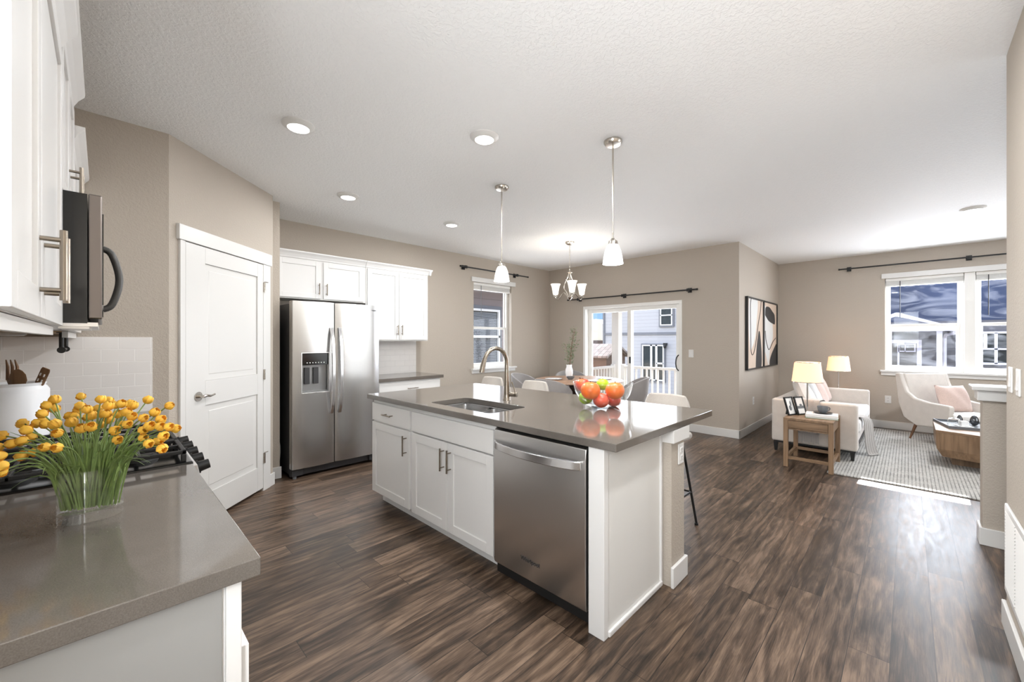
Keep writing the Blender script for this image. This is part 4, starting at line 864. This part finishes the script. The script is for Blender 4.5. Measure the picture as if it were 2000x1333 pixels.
# side tables and lamps
def side_table(label, loc):
    t = thing('side_table', label, 'side table', loc, 0, 'walnut side tables at the sofa ends'); X, Y = .29, .215
    MB().box(-X, X, -Y, Y, .505, .53).build('top', OAK, t, bevel=.002, local=True)
    MB().box(-X+.012, X-.012, -Y+.012, Y-.012, .405, .505).build('apron', OAK, t, local=True)
    for sx in (-1, 1):
        for sy in (-1, 1): MB().box(*(sorted((sx*X, sx*(X-.042)))), *(sorted((sy*Y, sy*(Y-.042)))), 0, .505).build('leg', OAKZ, t, bevel=.002, local=True)
    d = MB().box(-X-.002, -X+.014, -Y+.045, Y-.045, .425, .500).build('drawer', OAKY, t, bevel=.002, local=True)
    for sy in (-1, 1): MB().box(-X+.042, X-.042, *(sorted((sy*(Y-.008), sy*(Y-.034)))), .085, .115).build('stretcher', OAK, t, local=True)
    for sx in (-1, 1): MB().box(*(sorted((sx*(X-.008), sx*(X-.034)))), -Y+.042, Y-.042, .085, .115).build('stretcher', OAKY, t, local=True)
    return t
s1 = side_table('walnut side table in front of the sofa, with books and photo frames', (5.495, .757, 0)); dup(s1, (8.20, .757, 0), 0, 'walnut side table mostly hidden beyond the far sofa armrest')
def lamp(label, loc):
    t = thing('table_lamp', label, 'table lamp', loc, 0, 'lamps with lit cream shades')
    MB().lathe([(0, 0), (.075, 0), (.075, .010), (.012, .018), (0, .018)], (0, 0, 0), 32).build('base', CHROME, t, smooth=True, local=True)
    MB().cyl((0, 0, .015), (0, 0, .40), .0085, n=14).build('pole', CHROME, t, smooth=True, local=True)
    s = MB().lathe([(.150, .360), (.124, .585), (.1215, .585), (.1475, .360)], (0, 0, 0), 48).build('lamp_shade', SHADEL, t, smooth=True, local=True)
    b = MB()
    for r, z in ((.1505, .360), (.1245, .585)): b.lathe([(r+.001, z-.003), (r+.001, z+.003), (r-.004, z+.003), (r-.004, z-.003), (r+.001, z-.003)], (0, 0, 0), 48)
    b.build('shade_rim', CHROME, s, smooth=True, local=True)
    b = MB()
    for k in range(3): a = 2*PI*k/3; b.cyl((0, 0, .40), (.148*math.cos(a), .148*math.sin(a), .362), .002, n=6)
    b.build('spider', CHROME, t, local=True)
    MB().ball((0, 0, .45), .03, .03, .04).build('bulb', LEDM, t, smooth=True, local=True); return t
l1 = lamp('lit table lamp on the side table in front of the sofa', (5.70, .83, .53)); dup(l1, (8.09, .78, .53), 0, 'lit lamp beyond the far end of the sofa')
for x, y in ((5.70, .83), (8.09, .78)): light('lamp_glow', 'POINT', (x, y, 1.0), 1.3, (1, .74, .46), shadow_soft_size=.05)
def photo(label, c, rz, kind):
    T = Matrix.Translation(c) @ Matrix.Rotation(rz, 4, 'Z') @ Matrix.Rotation(R(-16), 4, 'X'); t = thing('photo_frame', label, 'photo frame', c, 0, 'framed photos on the side table')
    b = MB(T); w_, h_ = .068, .205
    for q in ((-w_, -w_+.014, 0, h_), (w_-.014, w_, 0, h_), (-w_, w_, 0, .014), (-w_, w_, h_-.014, h_)): b.box(q[0], q[1], -.008, .008, q[2], q[3])
    b.build('frame', BLACKM, t); MB(T).box(-w_+.013, w_-.013, -.002, .006, .013, h_-.013).build('photo', PAPER, t)
    b = MB(T)
    if kind: b.ball((-.005, -.003, .08), .022, .002, .03); b.ball((.012, -.003, .13), .012, .002, .03)
    else: b.box(-.05, .05, -.004, -.002, .07, .10); b.ball((.01, -.003, .11), .02, .002, .012)
    b.build('picture', GREYC, t); b = MB(T); b.tube([(0, .008, .13), (0, .066, .018)], .005, 6, (2, .5)); b.build('easel', BLACKM, t)
photo('tall black photo frame on the left of the side table', (5.425, .925, .530), R(-22), 1); photo('black photo frame in front of the lamp pole on the side table', (5.53, .85, .530), R(-26), 0)
for z0, z1, lb, m_, dx in ((.53, .548, 'lower hardback on the side table, green edged', 'g', .01), (.548, .572, 'white hardback on top of the green edged one, under the cup', 'w', 0)):
    t = thing('book', lb, 'book', (5.47+dx, .67, z0), 0, 'books on the side table'); c = M('cover_'+m_, (.18, .32, .14) if m_ == 'g' else (.82, .82, .82), .5)
    b = MB(F(5.47+dx, .67, 0, 6)); b.box(-.11, .11, -.14, .14, z0, z0+.002); b.box(-.11, .11, -.14, .14, z1-.002, z1); b.box(-.11, .11, .137, .14, z0, z1); b.build('cover', c, t); MB(F(5.47+dx, .67, 0, 6)).box(-.107, .107, -.137, .137, z0+.002, z1-.002).build('pages', PAPER, t)
CU = (5.515, .665, .572)
tag(MB().lathe([(0, 0), (.04, 0), (.085, .010), (.087, .013), (.04, .005), (0, .004)], CU, 32).build('saucer', BLACKG, smooth=True), 'black saucer on the white book', 'saucer')
CU = (5.515, .665, .5765)
cu = tag(MB().lathe([(0, 0), (.028, 0), (.032, .004), (.045, .03), (.052, .072), (.049, .072), (.042, .032), (.028, .008), (0, .007)], CU, 36).build('coffee_cup', GREYC, smooth=True, weld=True), 'grey coffee cup on the black saucer', 'cup')
MB().tube([Vector(CU)+Vector((.69*r, -.72*r, z)) for r, z in ((.046, .058), (.066, .062), (.078, .046), (.068, .026), (.042, .022))], .0055, 8).build('handle', GREYC, cu, smooth=True)
tag(MB().box(8.03, 8.16, .575, .655, .53, .605).build('small_box', BLACKM, bevel=.006), 'small dark box on the far side table, behind the sofa armrest', 'box')
# armchair
AC = F(7.90, -.35, 0, -46)
t = thing('armchair', 'cream upholstered armchair with wooden legs under the living room window', 'armchair', (7.90, -.35, 0), R(-46))
sp = [(.36, .905), (.285, .915), (.245, .80), (.19, .66), (.08, .585), (-.10, .555), (-.37, .545), (-.385, .51), (-.365, .36), (-.33, .255), (.05, .215), (.23, .30), (.31, .50)]
for sx in (-1, 1): 
    b = MB(); b.prism(sp, *sorted((sx*.275, sx*.335)), 'x'); b.build('armrest', ARMF, t, bevel=.02, seg=4, local=True)
MB().prism([(.335, .90), (.265, .905), (.12, .38), (.16, .26), (.24, .30)], -.28, .28, 'x').build('backrest', ARMF, t, bevel=.018, seg=4, local=True)
MB().box(-.278, .278, -.35, .17, .24, .33).build('base', ARMF, t, bevel=.015, seg=3, local=True)
MB().box(-.274, .274, -.385, .15, .325, .435).build('seat_cushion', WHITEF, t, bevel=.04, seg=5, local=True)
for sx, sy in ((1, 1), (1, -1), (-1, 1), (-1, -1)): b = MB(); y = -.28 if sy < 0 else .13; b.tube([(sx*.24, y, .26), (sx*.29, y+sy*.05, .014 if sx*.29 < 9 else 0)], [.02, .011], 12); b.build('leg', LEGW, t, smooth=True, local=True)
p = MW[t.name] @ Vector((.03, -.075, .600)); pillow('throw_pillow', 'blush pillow leaning against the back of the cream armchair', BLUSH, .40, .36, .14, p, R(-46), R(-20), 'pillow')
# coffee table
top = [(6.33, -.21), (7.03, -.21), (7.13, -.80), (7.03, -1.40), (6.33, -1.40), (6.13, -.80)]
t = thing('coffee_table', 'low faceted walnut coffee table on the rug', 'coffee table', (6.65, -.8, 0))
cx, cy = 6.63, -.80; sc_ = lambda k, z: [(cx+(x-cx)*k, cy+(y-cy)*k, z) for x, y in top]
MB().loft([sc_(.91, .115), sc_(.985, .20), sc_(1, .375)]).build('body', OAKZ, t, bevel=.003)
MB().loft([sc_(1, .376), sc_(1, .40)]).build('top', OAKY, t, bevel=.003)
MB().box(6.50, 6.78, -1.1, -.34, .012, .116).build('base', OAKZ, t)
TT = F(6.80, -.47, .40, 12)
b = MB(TT); b.box(-.24, .24, -.20, .20, 0, .008); frame_rect(b, 'x', 0, 0, 0, 0, 0, 0, 0); b = MB(TT); b.box(-.26, .26, -.21, .21, .0, .008)
for q in ((-.26, -.25, -.21, .21), (.25, .26, -.21, .21), (-.25, .25, -.21, -.20), (-.25, .25, .20, .21)): b.box(q[0], q[1], q[2], q[3], .008, .03)
tag(b.build('serving_tray', M('grey_tray', (.14, .15, .165), .35)), 'dark grey tray on the coffee table', 'tray')
J = (6.60, -.36, .4085); t = thing('glass_jar', 'clear lidded glass jar on the dark tray', 'jar', J)
MB().lathe([(0, 0), (.05, 0), (.052, .005), (.052, .075), (.044, .085), (.041, .085), (.048, .073), (.048, .006), (0, .005)], J, 32).build('jar_body', CLEAR, t, smooth=True, weld=True)
MB().lathe([(0, .086), (.046, .086), (.046, .094), (.015, .104), (.010, .112), (.016, .124), (.010, .135), (0, .137)], J, 28).build('lid', CLEAR, t, smooth=True)
t = thing('candle_holder', 'white square candle holder on the dark tray', 'candle', (6.74, -.44, .4085)); MB(F(6.74, -.44, .4085, 20)).box(-.06, .06, -.06, .06, 0, .008).build('dish', PLATE, t, bevel=.002); MB(F(6.74, -.44, .4085, 20)).box(-.032, .032, -.032, .032, .008, .06).build('candle', PLATE, t, bevel=.004)
GUN = M('gunmetal', (.12, .125, .135), .18, .9)
tag(MB().ball((6.90, -.42, .461), .026, .026, .053, taper=.3).build('pebble_ornament', GUN, smooth=True), 'smaller dark metallic ornament left of the bigger one on the tray', 'ornament'); tag(MB().ball((6.88, -.53, .466), .036, .036, .058, taper=.15).build('pebble_ornament', GUN, smooth=True), 'larger dark metallic ornament on the right of the tray', 'ornament')
# paintings
BEI, OFF, CHA, LINE = M('canvas_beige', (.62, .50, .40), .8, var=.04), M('canvas_offwhite', (.68, .68, .66), .8), M('canvas_charcoal', (.035, .032, .03), .8), M('canvas_line', (.09, .075, .065), .8)
def painting(label, x0, x1, shapes):
    t = thing('abstract_painting', label, 'painting', ((x0+x1)/2, 1.66, .935), 0, 'pair of abstract paintings'); z0, z1 = .935, 2.005
    b = MB(); frame_rect(b, 'y', 1.635, 1.674, x0, x1, z0, z1, .022); b.build('frame', BLACKM, t, bevel=.002)
    MB().box(x0+.02, x1-.02, 1.652, 1.672, z0+.02, z1-.02).build('canvas', BEI, t)
    W_, H_ = x1-x0-.044, z1-z0-.044; f = lambda p: (x0+.022+p[0]*W_, z0+.022+p[1]*H_)
    for i, (m_, pts) in enumerate(shapes):
        y = 1.6515-.0006*i
        if m_ is LINE: b = MB(); b.tube([(f(p)[0], y, f(p)[1]) for p in pts], .006, 6, (.3, 1)if False else None); b.build('painted_line', m_, t)
        else: MB().prism([f(p) for p in pts], y, 1.6525, 'y').build('painted_shape', m_, t)
S = lambda pts: [(p.x, p.y) for p in spline([(a, b_, 0) for a, b_ in pts], 6)]
painting('left abstract painting with one dark rising shape', 6.482, 7.400, [
    (OFF, S([(.10, 1), (.08, .75), (.10, .5), (.16, .32), (.22, .26), (.30, .30), (.42, .38), (.52, .52), (.60, .75), (.66, .92), (.64, 1)])),
    (CHA, S([(.52, 0), (.54, .15), (.60, .35), (.70, .52), (.76, .54), (.82, .48), (.90, .25), (.92, .08), (.90, 0)])),
    (LINE, S([(.22, 1), (.18, .9), (.19, .6), (.20, .4), (.22, .24), (.32, .19), (.44, .27), (.55, .42), (.68, .66), (.82, .85), (.86, 1)]))])
painting('right abstract painting with a dark stone shape at the top', 7.410, 8.327, [
    (OFF, S([(0, 1)]) + S([(0, .80), (.0, .3), (.12, .20), (.35, .0), (.42, .1), (.50, .30), (.70, .45), (.66, .70), (.50, .78)]) + [(.3, 1.0)][:0]),
    (CHA, S([(.10, .80), (.14, .92), (.40, .94), (.66, .88), (.84, .82), (.86, .68), (.66, .68), (.34, .72), (.10, .80)])),
    (CHA, [(1, 0), (1, .33)] + S([(.96, .34), (.80, .27), (.58, .17), (.46, .08), (.44, 0)])),
    (LINE, S([(.10, .55), (.14, .42), (.24, .32), (.36, .25), (.50, .29), (.70, .38), (.92, .44)]))])

# ------------------------------------------------------------------ outside
GRASS = M('dry_ground', (.34, .30, .24), .95, var=.3, vscale=2)
b = MB(); b.box(6.9, 60, -40, 60, -2.2, -2.0); b.box(-8, 6.9, 5.8, 60, -2.2, -2.0); struct(b.build('ground', GRASS))
struct(MB().box(6.36, 10.05, 1.84, 5.85, -.32, -.18).build('deck_floor', M('deck_boards', (.42, .40, .37), .7, var=.1)))
struct(MB().box(6.36, 10.25, 1.84, 6.05, 2.42, 2.62).build('porch_roof', WHITEX))
def railing(label, a, c, n):
    a, c = Vector(a), Vector(c); t = thing('deck_railing', label, 'railing', (a+c)/2); d = (c-a)
    hor = abs(d.x) > abs(d.y); e = Vector((0, .04, 0)) if hor else Vector((.04, 0, 0))
    def bar(z0, z1, k=1): b = MB(); p, q = a-e*k, c+e*k; b.box(*sorted((p.x, q.x)), *sorted((p.y, q.y)), z0, z1); return b
    bar(.62, .68).build('top_rail', WHITEX, t); bar(-.10, -.05, .6).build('bottom_rail', WHITEX, t)
    for i in range(n): p = a+d*((i+.5)/n); MB().box(p.x-.02, p.x+.02, p.y-.02, p.y+.02, -.05, .62).build('baluster', WHITEX, t)
    for p in (a, c): MB().box(p.x-.05, p.x+.05, p.y-.05, p.y+.05, -.18, .72).build('post', WHITEX, t)
railing('white deck railing parallel to the patio door', (9.9, 1.95, 0), (9.9, 5.5, 0), 24); railing('white deck railing on the left side of the deck', (6.5, 5.72, 0), (9.75, 5.72, 0), 24)
tag(MB().box(9.80, 10.0, 5.60, 5.80, -.18, 2.42).build('porch_post', WHITEX), 'white square porch post at the deck corner', 'post')
GREYS = siding('grey_blue_siding', (.40, .40, .415), .22); GREYS2 = siding('grey_side_siding', (.30, .30, .325), .22); DTRIM = M('grey_band', (.16, .165, .18), .6); WPANE = M('dark_window_pane', (.03, .035, .035), .08); BRNS = siding('brown_shed', (.13, .085, .06), .3); ROOFG = shingle('brown_shingle', (.30, .25, .22))
t = thing('neighbor_house', 'tall grey sided house seen through the patio door', 'house', (27, 11, -2)); 
MB().box(24, 31, 3.0, 14.8, -2, 6.3).build('wall', GREYS, t); MB().box(23.95, 24, 3.0, 14.82, 1.70, 1.86).build('band', DTRIM, t); MB().box(23.93, 24.0, 14.72, 14.86, -2, 6.3).build('corner_trim', DTRIM, t)
MB().prism([(23.4, 6.2), (27.5, 9.0), (31.6, 6.2)], 2.6, 15.2, 'y').build('roof', M('dark_roof', (.08, .08, .085), .8), t)
b = MB(); frame_rect(b, 'x', 23.9, 24.02, 9.98, 10.90, 2.18, 3.60, .09); f = b.build('window', DTRIM, t); b = MB(); frame_rect(b, 'x', 23.88, 23.98, 10.07, 10.81, 2.27, 3.51, .06); b.box(23.88, 23.98, 10.07, 10.81, 2.85, 2.92); b.build('sash', WHITEX, f); MB().box(23.94, 24.01, 10.1, 10.8, 2.3, 3.5).build('pane', WPANE, f)
b = MB(); frame_rect(b, 'x', 23.9, 24.02, 10.5, 12.06, -1.2, 1.16, .08); f = b.build('door', DTRIM, t); b = MB(); frame_rect(b, 'x', 23.88, 23.98, 10.58, 11.98, -1.12, 1.08, .07)
for y in (11.05, 11.38): b.box(23.88, 23.98, y-.06, y+.06, -1.12, 1.08)
b.box(23.88, 23.98, 10.6, 11.05, -.1, .0); b.build('frame', WHITEX, f); MB().box(23.94, 24.01, 10.6, 11.95, -1.1, 1.05).build('pane', WPANE, f)
b = MB(); b.box(23.75, 24, 10.40, 10.56, 1.06, 1.20); b.ball((23.8, 10.48, 1.0), .09, .09, .13); b.build('wall_lantern', BLACKM, t)
t = thing('garden_shed', 'brown wooden shed with shingled gable roof beyond the deck', 'shed', (14.4, 8.6, -2)); SH = F(14.05, 8.55, 0, 0)
b = MB(); b.box(13.3, 14.7, 8.1, 10.6, -2, .80); b.prism([(13.3, .8), (14.7, .8), (14.0, 1.16)], 8.1, 10.6, 'y'); b.build('wall', BRNS, t)
for k in (-1, 1):
    q = [(14.0, 1.23), (14.0+k*.85, .78), (14.0+k*.85, .70), (14.0, 1.15)]; MB().prism(q, 7.95, 10.75, 'y').build('roof', ROOFG, t)
t = thing('distant_house', 'pale beige house far away at the left of the patio view', 'house', (40, 25.5, -2))
BEIG = M('beige_stucco', (.50, .46, .37), .8); MB().prism([(22.0, -2), (24.3, -2), (24.3, 3.2), (25.2, 3.75), (29, 3.9), (29, -2)], 39, 46, 'x').build('wall', BEIG, t); MB().box(38.9, 39.05, 22, 29, -2, 1.35).build('fence', DARKWOOD, t)
# house past the dining window
t = thing('neighbor_house', 'brown-mauve sided house close outside the narrow dining window', 'house', (5.5, 8.5, -2)); MAUV = siding('mauve_siding', (.30, .25, .24), .2)
MB().box(1, 11, 7.6, 12, -2, 2.75).build('wall', MAUV, t); MB().box(.7, 11.3, 7.05, 12, 2.62, 2.80).build('soffit', M('soffit_grey', (.36, .37, .43), .7), t)
b = MB(); frame_rect(b, 'y', 7.55, 7.62, 5.95, 7.30, .70, 2.24, .09); f = b.build('window', DTRIM, t); b = MB(); frame_rect(b, 'y', 7.52, 7.6, 6.03, 7.21, .76, 2.15, .055); b.box(6.03, 7.21, 7.52, 7.6, 1.43, 1.49); b.build('sash', WHITEX, f); MB().box(6.07, 7.18, 7.575, 7.61, .8, 2.12).build('pane', WPANE, f)
b = MB()
for i in range(38): z = .83+i*.033; b.box(6.09, 7.12, 7.562, 7.574, z, z+.017)
b.build('blind', M('grey_blind', (.30, .32, .34), .6), f)
# house past the living window
t = thing('neighbor_house', 'dark house with white porch trim outside the living room window', 'house', (17, 0, -2)); DK = siding('dark_taupe_siding', (.12, .115, .12), .2); NAVY = M('navy_siding', (.035, .05, .10), .5, var=.35, vscale=.6); LAV = M('lavender_white_trim', (.62, .61, .68), .6)
MB().box(15.05, 21, -8, 2.6, -2, 1.86).build('wall', DK, t); MB().box(15.6, 21, -8, 2.6, 1.86, 5.9).build('upper_wall', NAVY, t)
MB().prism([(15.2, 5.8), (19.0, 8.49), (22.8, 5.8)], -8.4, 3.0, 'y').build('roof', NAVY, t)  # unseen ridge height shaped so only a thin strip of sun enters
b = MB(); b.prism([(1.1, 1.72), (.216, 2.10), (-.75, 1.72), (-.60, 1.72), (.216, 2.0), (.95, 1.72)], 14.55, 14.75, 'x'); b.box(14.4, 15.05, -.85, 1.2, 1.60, 1.70); b.box(14.5, 15.05, -.85, 1.2, 1.70, 1.74); b.build('porch_gable', LAV, t)
MB().box(14.5, 14.62, -.60, -.50, -2, 1.60).build('porch_post', LAV, t)
b = MB(); b.tube([(14.5, -.82, 1.62), (14.55, -.80, 1.54), (14.9, -.67, 1.50), (14.98, -.66, 1.42), (14.98, -.66, -2)], .035, 8); b.build('downspout', LAV, t, smooth=True)
b = MB(); frame_rect(b, 'x', 14.98, 15.06, -.25, .95, -1.0, 1.38, .09); f = b.build('door', LAV, t); MB().box(15.0, 15.05, -.17, .87, -.9, 1.30).build('slab', M('taupe_door', (.17, .165, .15), .5), f)
b = MB(); frame_rect(b, 'x', 14.97, 15.04, -.14, .19, 1.06, 1.28, .03); b.box(14.97, 15.04, .05, .07, 1.06, 1.28); b.box(14.97, 15.04, .17, .21, -.9, 1.28); b.build('light', LAV, f)
b = MB(); frame_rect(b, 'x', 14.97, 15.06, -2.3, -1.17, .78, 1.58, .05); b.box(14.97, 15.06, -1.52, -1.47, .8, 1.55); b.box(14.97, 15.06, -2.3, -1.2, 1.14, 1.18); f = b.build('window', LAV, t); MB().box(15.0, 15.055, -2.27, -1.2, .82, 1.54).build('pane', WPANE, f); MB().box(14.985, 15.04, -1.36, -1.30, 1.18, 1.54).build('curtain', WHITEX, f)
